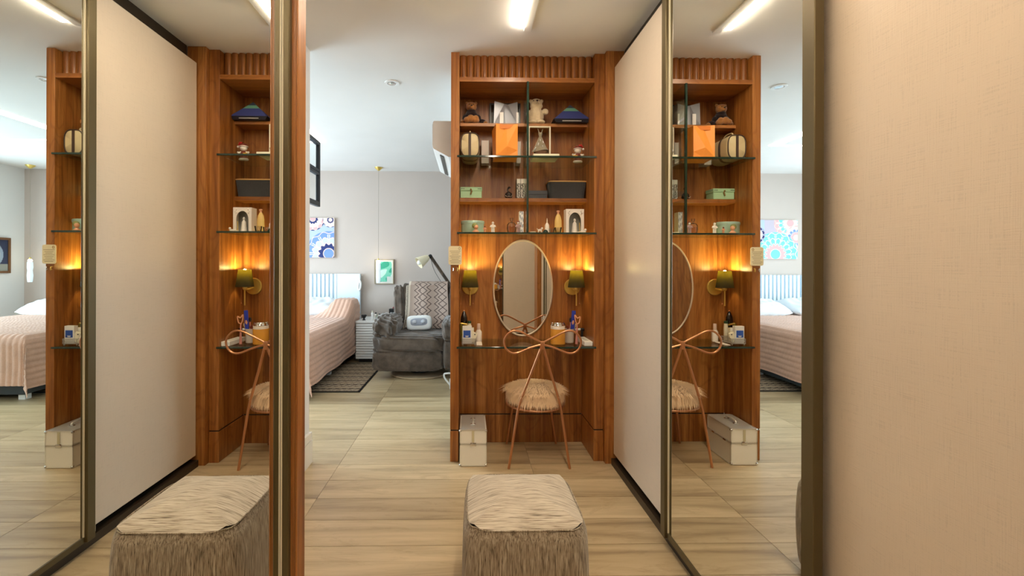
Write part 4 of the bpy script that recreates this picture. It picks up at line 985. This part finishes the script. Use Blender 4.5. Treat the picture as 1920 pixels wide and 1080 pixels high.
ob('handle', G().tube([(0.708, 2.868, D0), (0.716, 2.885, D0 + 0.125)], [0.009, 0.004], 10), MATS['rose_handle'], pk, smooth=True)
ob('ribbon', G().tube(bez([(0.716, 2.885, D0 + 0.126), (0.706, 2.885, D0 + 0.150), (0.700, 2.88, D0 + 0.190), (0.716, 2.88, D0 + 0.170), (0.735, 2.88, D0 + 0.178), (0.728, 2.88, D0 + 0.140), (0.716, 2.885, D0 + 0.132)], 5), 0.0040, 8), m_skin, pk, smooth=True)
wt = thing('tissue_box', 'flat white box lying at the right end of the glass desk', 'box', (0.765, 2.88, D0))
ob('box_body', box(0.742, 0.7965, 2.80, 3.00, D0, D0 + 0.028, 0.002, 1), m_whitep, wt)
ob('lid_slot', box(0.756, 0.782, 2.84, 2.96, D0 + 0.028, D0 + 0.0288), pm('pale_grey', srgb(206, 206, 200), 0.6), wt)
hk = thing('curling_iron', 'small white cylinder on a dark clip against the niche side', 'holder', (0.77, 3.0, D0 + 0.05))
ob('barrel', G().tube([(0.735, 3.02, D0 + 0.075), (0.772, 3.02, D0 + 0.075)], 0.008, 12), m_whitep, hk, smooth=True)
ob('clip', G().tube([(0.7725, 3.02, D0 + 0.075), (0.796, 3.02, D0 + 0.075)], 0.011, 12), m_black, hk, smooth=True)
ob('stand', box(0.776, 0.790, 3.012, 3.028, D0, D0 + 0.065), m_black, hk)

# ------------------------------------------------------------ air conditioner, sash
acn = thing('air_conditioner', 'white split air conditioner high on the wall beside the vanity', 'air conditioner', (-0.15, 3.55, 2.03))
prof = [(-0.046, 2.288), (-0.255, 2.288), (-0.264, 2.278), (-0.266, 2.105), (-0.258, 2.088), (-0.150, 2.030), (-0.046, 2.022)]
ob('housing', G().prism(prof, 1, 3.165, 3.93), m_whitep, acn)
ob('end_cap', G().prism(prof, 1, 3.150, 3.164), pm('ac_side', srgb(246, 248, 250), 0.4), acn)
ob('front_panel', box(-0.270, -0.2665, 3.16, 3.925, 2.115, 2.270, 0.001, 1), m_whitep, acn)
g = G(); g.M = Matrix.Translation((-0.204, 3.55, 2.056)) @ Matrix.Rotation(math.atan2(-0.058, 0.108), 4, 'Y').inverted() 
g.M = Matrix.Translation((-0.202, 3.55, 2.0555)) @ Matrix.Rotation(math.atan2(0.058, 0.108), 4, 'Y')
g.box(-0.016, 0.016, -0.33, 0.33, -0.004, 0.001); ob('air_slot', g, m_black, acn)
sw = thing('casement_sash', 'black framed two-pane window sash standing open beyond the passage wall', 'window', (-1.1, 3.0, 1.67))
g = G(); a, b = 2.793, 3.205
g.box(-1.110, -1.085, b - 0.028, b, 1.672, 2.142, 0.003, 1); g.box(-1.110, -1.085, a, a + 0.028, 1.672, 2.142, 0.003, 1)
for z0, z1 in ((1.672, 1.706), (1.898, 1.916), (1.922, 1.940), (2.116, 2.142)): g.box(-1.110, -1.085, a + 0.028, b - 0.028, z0, z1)
ob('frame', g, m_blackmetal, sw)
for z0, z1 in ((1.706, 1.898), (1.940, 2.116)): ob('pane', box(-1.099, -1.096, a + 0.028, b - 0.028, z0, z1), m_pane, sw)

# ------------------------------------------------------------ bedroom: bed
bed = thing('bed', 'double bed with blush quilted cover and dark base', 'bed', (-2.35, 5.1, 0))
ob('base', box(-3.16, -1.545, 4.08, 6.20, 0.05, 0.27, 0.01, 1), pm('dark_grey_base', srgb(66, 72, 76), 0.8), bed)
ob('mattress', box(-3.19, -1.51, 4.05, 6.20, 0.272, 0.57, 0.05, 3), m_pillow, bed, smooth=True)
for xx in (-3.12, -1.60):
    for yy in (4.14, 5.0, 6.1): ob('leg', box(xx - 0.03, xx + 0.03, yy - 0.03, yy + 0.03, 0.009 if (xx > -2 and yy > 4.3) else 0.0, 0.05), m_whitep, bed)
ex0, ex1, ey0 = -3.22, -1.485, 4.02
def quilt(u, v):
    xs = -3.66 + (2.63) * u        # arc length across, bed edges at ex0..ex1
    ys = 3.60 + (5.95 - 3.60) * v
    top = 0.602; R_ = 0.07
    def fold(d):                   # d = distance past the edge -> (horizontal, drop)
        if d < -R_: return d, 0.0
        L = R_ * PI / 2
        if d + R_ < L: t_ = (d + R_) / R_; return -R_ + R_ * math.sin(t_), R_ * (1 - math.cos(t_))
        return 0.0, R_ + (d + R_ - L)
    hR, dR = fold(xs - ex1); hL, dL = fold(ex0 - xs); hF, dF = fold(ey0 - ys)
    x = xs if (xs < ex1 - R_ and xs > ex0 + R_) else (ex1 + hR if xs > ex1 - R_ else ex0 - hL)
    y = ys if ys > ey0 + R_ else ey0 - hF
    dx_ = dR + dL
    drop = max(dx_, dF)
    if dx_ > 0.05 and dF > 0.05: drop = min(0.585, (dx_ ** 4 + dF ** 4) ** 0.25); sgn = 1 if dR > 0 else -1; x += sgn * 0.10 * min(dx_, dF); y -= 0.10 * min(dx_, dF)
    z = top - drop
    lift = 0.20 * max(0, min(1, (ys - 5.35) / 0.35)) ** 1.4
    if xs > -1.95:
        z += lift * (1 - min(1, max(0, drop) / 0.55)) * min(1, (xs + 1.95) / 0.22)
    puff = abs(math.sin(xs * PI / 0.055)) ** 0.6 * 0.012 + 0.0016 * math.sin(ys * 150 + 3.0 * math.sin(xs * 31 + ys * 4))
    pf_ = 0.012 * math.sin(ys * 9 + 1) * min(1, max(0, drop - 0.15) * 4)
    if dx_ > R_: x += (puff + pf_) * (1 if dR > 0 else -1)
    elif dF > R_: y -= puff + pf_ * 0.5
    else: z += puff
    if drop > 0.3: x += 0.02 * math.sin(ys * 6) * (drop - 0.3) * (1 if dR > 0 else -1)
    return (x, y, max(z, 0.012))
ob('quilt', G().grid(quilt, 260, 150), m_quilt, bed, smooth=True, ang=0)
hd = thing('headboard', 'pale headboard with vertical slats and plain side wings', 'headboard', (-2.35, 6.26, 0))
m_hd = pm('white_headboard', srgb(226, 238, 246), 0.5)
ob('back_board', box(-3.15, -1.545, 6.255, 6.283, 0.09, 1.128), m_hd, hd)
ob('side_wing', box(-1.868, -1.545, 6.222, 6.2545, 0.02, 1.130, 0.003, 1), m_hd, hd)
sl = None; pitch = 0.0582; k = 0
xx = -1.874
while xx - pitch > -3.15:
    if sl is None: sl = ob('slat', box(xx - 0.036, xx, 6.226, 6.2545, 0.50, 1.128, 0.003, 1), m_hd, hd)
    else:
        c = sl.copy(); COL.objects.link(c); c.parent = hd; c.location.x += -k * pitch
    k += 1; xx -= pitch
ob('leg', box(-1.60, -1.55, 6.222, 6.283, 0.0, 0.0195), m_hd, hd)
ob('leg', box(-3.10, -3.05, 6.255, 6.283, 0.0, 0.0895), m_hd, hd)
def pillow(name, label, cx, cy, cz, w_, h_, t_, rx, rz, mat=m_pillow, seed=0):
    g = G(); g.M = Matrix.Translation((cx, cy, cz)) @ Matrix.Rotation(rz, 4, 'Z') @ Matrix.Rotation(rx, 4, 'X')
    def fn(s_):
        def f(u, v):
            a, b = 2 * u - 1, 2 * v - 1
            e = max(0, (1 - abs(a) ** 3.2)) ** 0.5 * max(0, (1 - abs(b) ** 3.2)) ** 0.5
            wr = 0.010 * math.sin(7 * a + 5 * b + seed) * math.sin(4 * b - 6 * a * b + seed) + 0.006 * math.sin(19 * (a + 0.4 * b * b) + seed)
            return (a * w_ / 2 * (1 - 0.05 * b * b), b * h_ / 2 * (1 - 0.05 * a * a), s_ * (t_ / 2 * e + wr * e))
        return f
    g.grid(fn(1), 40, 28); g.grid(fn(-1), 40, 28)
    bmesh.ops.remove_doubles(g.bm, verts=g.bm.verts[:], dist=0.0008)
    return ob(name, g, mat, None, smooth=True, ang=0)
o = pillow('pillow', '', -2.10, 5.84, 0.700, 0.74, 0.50, 0.19, math.radians(13), math.radians(3), seed=1)
tag(o, 'white pillow on the bed nearer to the nightstand', 'pillow', 'bed pillows')
o = pillow('pillow', '', -2.86, 5.84, 0.700, 0.74, 0.50, 0.19, math.radians(13), math.radians(-3), seed=4)
tag(o, 'white pillow on the far side of the bed', 'pillow', 'bed pillows')

# charger hanging on headboard
cg = thing('hanging_cloth', 'small white looped item hooked on the headboard edge', 'cloth', (-1.55, 6.2, 0.93))
ob('loop', G().tube(bez([(-1.545, 6.215, 1.03), (-1.530, 6.205, 0.99), (-1.535, 6.205, 0.93), (-1.550, 6.205, 0.90), (-1.565, 6.205, 0.93), (-1.560, 6.205, 0.99)], 5, closed=True), 0.014, 8, closed=True), m_whitep, cg, smooth=True, ang=0)
ob('hook', G().tube([(-1.55, 6.215, 1.02), (-1.548, 6.215, 1.07)], 0.008, 8), m_alu, cg)

# nightstand
ns = thing('nightstand', 'white nightstand with horizontally ribbed fronts between bed and recliner', 'nightstand', (-1.2, 5.9, 0))
x0, x1, y0, y1 = -1.452, -0.99, 5.64, 6.20
ob('plinth', box(x0 + 0.03, x1 - 0.03, y0 + 0.04, y1 - 0.02, 0.0, 0.049), m_black, ns)
ob('carcass', box(x0 + 0.004, x1 - 0.004, y0 + 0.014, y1, 0.05, 0.505), pm('shadow_grey', srgb(120, 112, 104), 0.7), ns)
ob('top', box(x0 - 0.004, x1 + 0.004, y0 - 0.004, y1, 0.506, 0.532, 0.003, 1), m_whitep, ns)
for k in range(14):
    z = 0.052 + k * 0.0325
    pr = [(y0, z), (y0 + 0.0135, z), (y0 + 0.0135, z + 0.026), (y0 + 0.008, z + 0.026)]
    ob('slat', G().prism([(p[0], p[1]) for p in pr], 0, x0, x1), m_whitep, ns)
N0 = 0.5325
def bottle(name, label, x, y, r, h, mb_, mcap, cat='bottle', group=None, hc=0.25):
    t_ = thing(name, label, cat, (x, y, N0), group)
    ob('body', G().lathe(x, y, [(r * 0.92, N0), (r, N0 + 0.003), (r, N0 + h * (1 - hc)), (r * 0.55, N0 + h * (1 - hc) + r * 0.4)], 16), mb_, t_, smooth=True)
    ob('cap', G().lathe(x, y, [(r * 0.5, N0 + h * (1 - hc) + r * 0.4 + 0.0005), (r * 0.5, N0 + h)], 14), mcap, t_, smooth=True)
bottle('lotion_bottle', 'tall white lotion bottle on the nightstand, leftmost bottle', -1.262, 5.74, 0.018, 0.125, m_whitep, m_cream_l)
bottle('spray_bottle', 'dark-capped grey spray bottle on the nightstand', -1.215, 5.72, 0.020, 0.105, m_alu, m_black)
bottle('cream_tube', 'short white tube beside the dark-capped bottle on nightstand', -1.175, 5.76, 0.016, 0.085, m_whitep, m_slate)
mc_ = thing('black_mug', 'small black trinket cup with leaves at the nightstand corner', 'cup', (-1.38, 5.75, N0))
ob('cup', G().lathe(-1.375, 5.75, [(0.022, N0), (0.012, N0 + 0.02), (0.030, N0 + 0.050), (0.027, N0 + 0.050), (0.0, N0 + 0.03)], 18, cap=False), m_black, mc_, smooth=True)
for k in range(5): ob('leaf', G().ball((-1.375 + 0.022 * math.cos(k * 1.3), 5.75 + 0.02 * math.sin(k * 1.3), N0 + 0.062), (0.014, 0.010, 0.012), 8), m_black, mc_, smooth=True, ang=0)
tb = thing('teal_box', 'small teal green box on the nightstand', 'box', (-1.10, 5.74, N0))
ob('body', box(-1.135, -1.045, 5.70, 5.77, N0, N0 + 0.045, 0.008, 2), pm('teal', srgb(128, 196, 176), 0.5), tb); ob('lid', box(-1.128, -1.052, 5.707, 5.763, N0 + 0.0455, N0 + 0.058, 0.005, 2), pm('teal_light', srgb(160, 216, 196), 0.5), tb)
sg = thing('black_pouch', 'black soft pouch beside the teal box', 'pouch', (-1.02, 5.70, N0))
ob('body', G().ball((-1.02, 5.70, N0 + 0.022), (0.035, 0.03, 0.022), 14), m_black, sg, smooth=True, ang=0); ob('zip', G().tube([(-1.05, 5.695, N0 + 0.034), (-1.02, 5.695, N0 + 0.046), (-0.99, 5.695, N0 + 0.034)], 0.002, 6), m_chrome, sg)
st = thing('card_box', 'black and white small box at the back of the nightstand', 'box', (-1.04, 6.05, N0))
ob('lower', box(-1.11, -1.00, 6.02, 6.12, N0, N0 + 0.045), m_whitep, st); ob('upper', box(-1.10, -1.01, 6.03, 6.11, N0 + 0.0455, N0 + 0.12), m_black, st); ob('flower', G().ball((-1.03, 6.06, N0 + 0.135), (0.028, 0.025, 0.015), 10), pm('dusty_red', srgb(140, 66, 70), 0.7), st, smooth=True, ang=0)

# ------------------------------------------------------------ recliner
rc = thing('recliner', 'grey-brown padded recliner armchair on a round swivel base', 'armchair', (-0.62, 5.25, 0))
def puff(cx, cy, cz, hx, hy, hz, e=0.45, rot=None, wr=0.008, seed=0, nu=96, nv=48):
    g = G()
    M = Matrix.Translation((cx, cy, cz))
    if rot: M = M @ rot
    g.M = M
    def f(u, v):
        th = 2 * PI * u; ph = -PI / 2 + PI * v
        c, s_ = sq(th, e); cp, sp = sq(ph, e)
        w_ = 1 + wr / max(hx, hy, hz) * (math.sin(9 * u * 2 * PI + 4 * v * 5 + seed) * math.sin(7 * v * PI + seed)) * 1.0
        w_ += wr * 0.6 * math.sin(23 * c + seed * 3 + 6 * sp)
        w_ += wr * 0.55 * max(0, math.sin(31 * c * cp + 5 * math.sin(4 * sp + seed) + seed)) ** 3
        return (hx * c * cp * w_, hy * s_ * cp * w_, hz * sp * w_)
    return g.grid(f, nu, nv, closed_u=True)
ob('swivel_base', G().lathe(-0.57, 5.12, [(0.33, 0.0), (0.34, 0.006), (0.34, 0.018), (0.31, 0.022)], 40), pm('pale_wood_ring', srgb(190, 170, 140), 0.5), rc, smooth=True)
ob('swivel_column', G().lathe(-0.57, 5.12, [(0.12, 0.0225), (0.12, 0.095)], 20), m_black, rc, smooth=True)
ob('frame', box(-0.972, -0.14, 4.92, 5.72, 0.096, 0.36, 0.05, 3), m_suede, rc, smooth=True)
ob('footrest', puff(-0.672, 4.865, 0.205, 0.385, 0.095, 0.115, 0.35, seed=1, wr=0.014), m_suede, rc, smooth=True, ang=0)
ob('seat_cushion', puff(-0.665, 5.10, 0.385, 0.395, 0.34, 0.100, 0.32, seed=2, wr=0.020), m_suede, rc, smooth=True, ang=0)
ob('armrest', puff(-0.930, 5.08, 0.555, 0.135, 0.33, 0.125, 0.60, Matrix.Rotation(math.radians(6), 4, 'Y'), seed=3, wr=0.034), m_suede, rc, smooth=True, ang=0)
ob('armrest', puff(-0.190, 5.08, 0.530, 0.115, 0.35, 0.125, 0.5, seed=5, wr=0.014), m_suede, rc, smooth=True, ang=0)
ob('side_panel', puff(-0.185, 5.12, 0.27, 0.105, 0.36, 0.18, 0.35, seed=8), m_suede, rc, smooth=True, ang=0)
BR = Matrix.Rotation(math.radians(-14), 4, 'X')
ob('backrest', puff(-0.535, 5.50, 0.690, 0.345, 0.115, 0.335, 0.42, BR, seed=6, wr=0.020), m_suede, rc, smooth=True, ang=0)
for s_ in (-1, 1): ob('back_wing', puff(-0.535 + s_ * 0.325, 5.46, 0.680, 0.062, 0.115, 0.315, 0.5, BR @ Matrix.Rotation(math.radians(s_ * 4), 4, 'Y'), seed=7 + s_, wr=0.014), m_suede, rc, smooth=True, ang=0)
# throw over the backrest
def thr(u, v):
    x = -0.735 + 0.47 * u
    s_ = v * 0.74
    # path in Y-Z over the back: up the front face, over the top, down behind
    ang = math.radians(14)
    if s_ < 0.52:
        y = 5.335 + 0.150 * (s_ / 0.52) + 0.010 * math.sin(u * 11); z = 0.495 + 0.505 * (s_ / 0.52)
        if s_ > 0.42: z -= 0.0
    else:
        t_ = (s_ - 0.52) / 0.22
        y = 5.485 + 0.20 * t_; z = 1.0 + 0.055 * math.sin(min(1, t_ * 1.0) * PI) - 0.02 * t_
    x += -0.045 * (1 - v) * (1 - u) * 0.8 + 0.02 * (1 - v) * math.sin(5 * v)
    z += -0.015 * u * (v < 0.1)
    return (x, y - 0.046, z + 0.006)
def zig(u, v):
    a = u * 4.0; cell = (v * 9) % 1.0; tri = abs(cell * 2 - 1) * 0.42
    base = srgb(182, 160, 146)
    for c_, s_ in ((0.75, 1), (1.15, 1), (1.75, -1), (2.15, -1), (2.75, 1), (3.15, 1), (3.7, -1)):
        if abs(a - (c_ + s_ * (tri - 0.14))) < 0.050: return srgb(70, 56, 54)
    if abs(a - 1.2) < 0.05 and abs(cell - 0.5) < 0.12: return srgb(92, 78, 74)
    if a < 0.18: return srgb(222, 208, 190)
    return base
th = thing('throw_blanket', 'taupe zigzag-patterned throw draped over the recliner back', 'blanket', (-0.56, 5.4, 0.5))
o = printed('cloth', thr, zig, 150, 220, m_woven, th, smooth=True, ang=0)
md = o.modifiers.new('solid', 'SOLIDIFY'); md.thickness = 0.006
g = G(); rr = random.Random(2)
for k in range(44):
    v = k / 44 * 0.72; p = Vector(thr(0, v)); g.tube([p, p + Vector((-0.018 - rr.random() * 0.012, -0.004, -0.008)), p + Vector((-0.026, -0.006, -0.030 - rr.random() * 0.01))], 0.0028, 5)
ob('fringe', g, pm('cream_fringe', srgb(226, 212, 192), 0.9), th)
# massage cushion
ms = thing('massage_cushion', 'white massage cushion with two grey rollers on the recliner seat', 'cushion', (-0.58, 5.2, 0.47))
RM = Matrix.Translation((-0.585, 5.165, 0.572)) @ Matrix.Rotation(math.radians(-16), 4, 'X') @ Matrix.Rotation(math.radians(-3), 4, 'Y')
g = puff(0, 0, 0, 0.146, 0.055, 0.088, 0.42, wr=0.0); 
for v in g.bm.verts: v.co = RM @ v.co
ob('shell', g, m_whitep, ms, smooth=True, ang=0)
g = puff(0, -0.046, 0.006, 0.100, 0.016, 0.046, 0.6, wr=0.0)
for v in g.bm.verts: v.co = RM @ v.co
rw_ = ob('roller_window', g, pm('cool_grey', srgb(160, 164, 176), 0.4), ms, smooth=True, ang=0)
for s_ in (-1, 1):
    g = puff(s_ * 0.050, -0.060, 0.006, 0.026, 0.014, 0.024, 0.9, wr=0.0, nu=20, nv=10)
    for v in g.bm.verts: v.co = RM @ v.co
    ob('roller', g, pm('light_grey_roller', srgb(196, 200, 208), 0.35), rw_, smooth=True, ang=0)
# reading lamp behind the recliner
rlamp = thing('floor_lamp', 'wooden-armed reading lamp with cream cone shade behind the recliner', 'floor lamp', (-0.12, 5.95, 0))
ob('base', G().lathe(-0.12, 5.95, [(0.14, 0.0), (0.14, 0.02), (0.02, 0.03)], 28), m_black, rlamp, smooth=True)
ob('pole', G().tube([(-0.12, 5.95, 0.03), (-0.12, 5.95, 0.78)], 0.014, 12), m_black, rlamp, smooth=True)
g = G(); a, b = Vector((-0.10, 5.93, 0.76)), Vector((-0.505, 5.72, 1.372)); d_ = (b - a); L = d_.length
q = d_.to_track_quat('Z', 'Y').to_matrix().to_4x4(); g.M = Matrix.Translation(a) @ q
g.box(-0.022, 0.022, -0.016, 0.016, 0, L, 0.003, 1); ob('arm', g, wood_grey, rlamp)
ob('knuckle', G().ball((-0.505, 5.70, 1.372), 0.026, 14), m_blackmetal, rlamp, smooth=True, ang=0)
g = G(); c0, c1 = Vector((-0.53, 5.69, 1.362)), Vector((-0.665, 5.62, 1.272)); q = (c1 - c0).to_track_quat('Z', 'Y').to_matrix().to_4x4(); g.M = Matrix.Translation(c0) @ q
g.lathe(0, 0, [(0.030, 0.0), (0.045, 0.03), (0.078, 0.155), (0.075, 0.155), (0.042, 0.03), (0.0, 0.004)], 28, cap=False)
ls_ = ob('lamp_shade', g, pm('cream_shade', srgb(244, 232, 200), 0.5), rlamp, smooth=True)
ob('bulb', G().ball(tuple(c0.lerp(c1, 0.80)), 0.032, 14), m_whitep, ls_, smooth=True, ang=0)
ob('cable', G().tube(bez([(-0.50, 5.70, 1.35), (-0.46, 5.72, 1.20), (-0.38, 5.80, 1.05), (-0.25, 5.90, 0.85), (-0.13, 5.95, 0.70)], 8), 0.003, 6), m_black, rlamp, smooth=True)

# ------------------------------------------------------------ pictures
def mandala(u, v, cs, bg):
    x, y = u, v
    c = bg(u, v)
    for (cx, cy, R_, pal, petals) in cs:
        dx, dy = (x - cx) * 1.0, (y - cy) * 0.53
        r = math.hypot(dx, dy) / R_
        if r < 1:
            th_ = math.atan2(dy, dx); pet = 0.5 + 0.5 * math.cos(petals * th_)
            t_ = r * 4 + 0.35 * pet * (r > 0.25)
            i = int(t_) % len(pal); f = t_ % 1
            c = pal[i]
            if f > 0.86: c = srgb(236, 206, 190)
            if 0.45 < r < 0.85 and abs(pet - 0.9) < 0.08: c = srgb(230, 230, 226)
    return c
BL, PK, TQ, NV, CR = srgb(120, 150, 210), srgb(220, 170, 170), srgb(122, 208, 208), srgb(44, 56, 110), srgb(232, 214, 200)
def paintcol(u, v):
    bg = lambda a, b: srgb(190, 178, 190) if a < 0.45 else srgb(176, 190, 222)
    return mandala(u, v, [(0.10, 0.92, 0.22, [PK, CR, TQ, PK], 14), (0.72, 0.98, 0.16, [PK, NV, CR], 12), (0.02, 0.55, 0.16, [CR, PK, BL], 12), (0.30, 0.12, 0.30, [TQ, PK, TQ, TQ], 16),
                          (0.56, 0.62, 0.12, [NV, BL, CR], 10), (0.93, 0.10, 0.30, [BL, NV, srgb(196, 206, 232), BL], 12), (0.95, 0.95, 0.10, [CR, NV, CR], 10)], bg)
pt = thing('mandala_painting', 'wide unframed canvas of blue, pink and turquoise mandalas above bed', 'painting', (-2.46, 6.28, 1.36))
X0, X1, Z0, Z1 = -3.006, -1.924, 1.361, 1.925
ob('canvas', box(X0, X1, 6.262, 6.299, Z0, Z1), m_cer, pt)
printed('printed_face', lambda u, v: (X0 + (X1 - X0) * u, 6.2612, Z0 + (Z1 - Z0) * v), paintcol, 300, 160, m_print, pt)
def tealcol(u, v):
    if u < 0.10 or u > 0.93 or v < 0.07 or v > 0.93: return srgb(222, 216, 204)
    a = math.sin(7 * u + 3 * math.sin(5 * v)) + math.sin(9 * v + 2 * u)
    if u > 0.66 and v < 0.30: return srgb(210, 214, 206)
    return srgb(60, 160, 130) if a > 0.5 else (srgb(120, 200, 172) if a > -0.6 else srgb(196, 226, 210))
pc = thing('small_picture', 'small framed teal abstract picture behind the pendant lamp', 'picture', (-1.21, 6.28, 0.98))
X2, X3, Z2, Z3 = -1.352, -1.077, 0.984, 1.338
ob('frame', G().box(X2, X3, 6.28, 6.299, Z2, Z3).box(X2, X2 + 0.010, 6.270, 6.28, Z2, Z3).box(X3 - 0.012, X3, 6.270, 6.28, Z2, Z3).box(X2 + 0.010, X3 - 0.012, 6.270, 6.28, Z2, Z2 + 0.010).box(X2 + 0.010, X3 - 0.012, 6.270, 6.28, Z3 - 0.010, Z3), pm('champagne_frame', srgb(150, 136, 110), 0.4, 0.4), pc)
printed('print', lambda u, v: (X2 + 0.010 + (X3 - X2 - 0.022) * u, 6.2785, Z2 + 0.010 + (Z3 - Z2 - 0.020) * v), tealcol, 60, 80, m_print, pc)
def relcol(u, v):
    if v < 0.22: return srgb(150, 152, 144)
    r = math.hypot((u - 0.5) / 0.42, (v - 0.52) / 0.46)
    if r < 0.34: return srgb(214, 160, 100)
    if r < 0.62: return srgb(222, 206, 170)
    if r < 0.86: return srgb(150, 166, 186)
    return srgb(54, 60, 84)
lp = thing('left_wall_picture', 'brown framed picture with a pale arch on the far bedroom wall', 'picture', (-3.76, 5.7, 1.13))
ya, yb_, za, zb = 5.62, 6.093, 1.132, 1.612
ob('frame', G().box(-3.769, -3.755, ya, yb_, za, zb).box(-3.755, -3.742, ya, ya + 0.03, za, zb).box(-3.755, -3.742, yb_ - 0.03, yb_, za, zb).box(-3.755, -3.742, ya + 0.03, yb_ - 0.03, za, za + 0.03).box(-3.755, -3.742, ya + 0.03, yb_ - 0.03, zb - 0.03, zb), pm('bronze_frame', srgb(120, 84, 52), 0.4, 0.3), lp)
printed('print', lambda u, v: (-3.7535, ya + 0.03 + (yb_ - ya - 0.06) * u, za + 0.03 + (zb - za - 0.06) * v), relcol, 60, 70, m_print, lp)

# ------------------------------------------------------------ rug
rg = thing('rug', 'striped brown and cream rug with black border beside the bed', 'rug', (-1.6, 4.95, 0))
X4, X5, Y4, Y5 = -2.25, -1.072, 4.313, 5.60
def rugcol(u, v):
    x, y = u * (X5 - X4), v * (Y5 - Y4)
    if x > (X5 - X4) - 0.022 or y < 0.016 or x < 0.022 or y > (Y5 - Y4) - 0.016: return srgb(30, 27, 26)
    s_ = (y * 6.2) % 1.0
    pal = [srgb(150, 128, 106), srgb(84, 70, 60), srgb(186, 168, 142), srgb(110, 92, 76), srgb(62, 52, 48), srgb(170, 150, 124)]
    c = pal[int(s_ * 6) % 6]
    if int(s_ * 6) in (1, 4) and math.sin(x * 90) * math.sin(y * 200) > 0.1: c = srgb(176, 158, 132)
    if int(s_ * 6) in (2,) and math.sin(x * 60 + 30 * abs((s_ * 6) % 1 - .5)) > 0.4: c = srgb(96, 78, 64)
    return c
ob('backing', box(X4, X5, Y4, Y5, 0.0002, 0.006), m_black, rg)
printed('pile', lambda u, v: (X4 + (X5 - X4) * u, Y4 + (Y5 - Y4) * v, 0.0085), rugcol, 260, 420, m_woven, rg)

# white looped stand by the vanity edge
wl = thing('white_rack', 'white wire rack foot peeking out beside the vanity side panel', 'rack', (-0.18, 4.4, 0))
ob('wire_foot', G().tube(bez([(-0.16, 4.42, 0.010), (-0.235, 4.42, 0.10), (-0.250, 4.42, 0.145), (-0.225, 4.42, 0.160), (-0.12, 4.42, 0.160)], 6), 0.009, 8), m_whitep, wl, smooth=True)
ob('white_pad', box(-0.195, -0.10, 4.405, 4.435, 0.0, 0.110, 0.010, 2), m_whitep, wl)
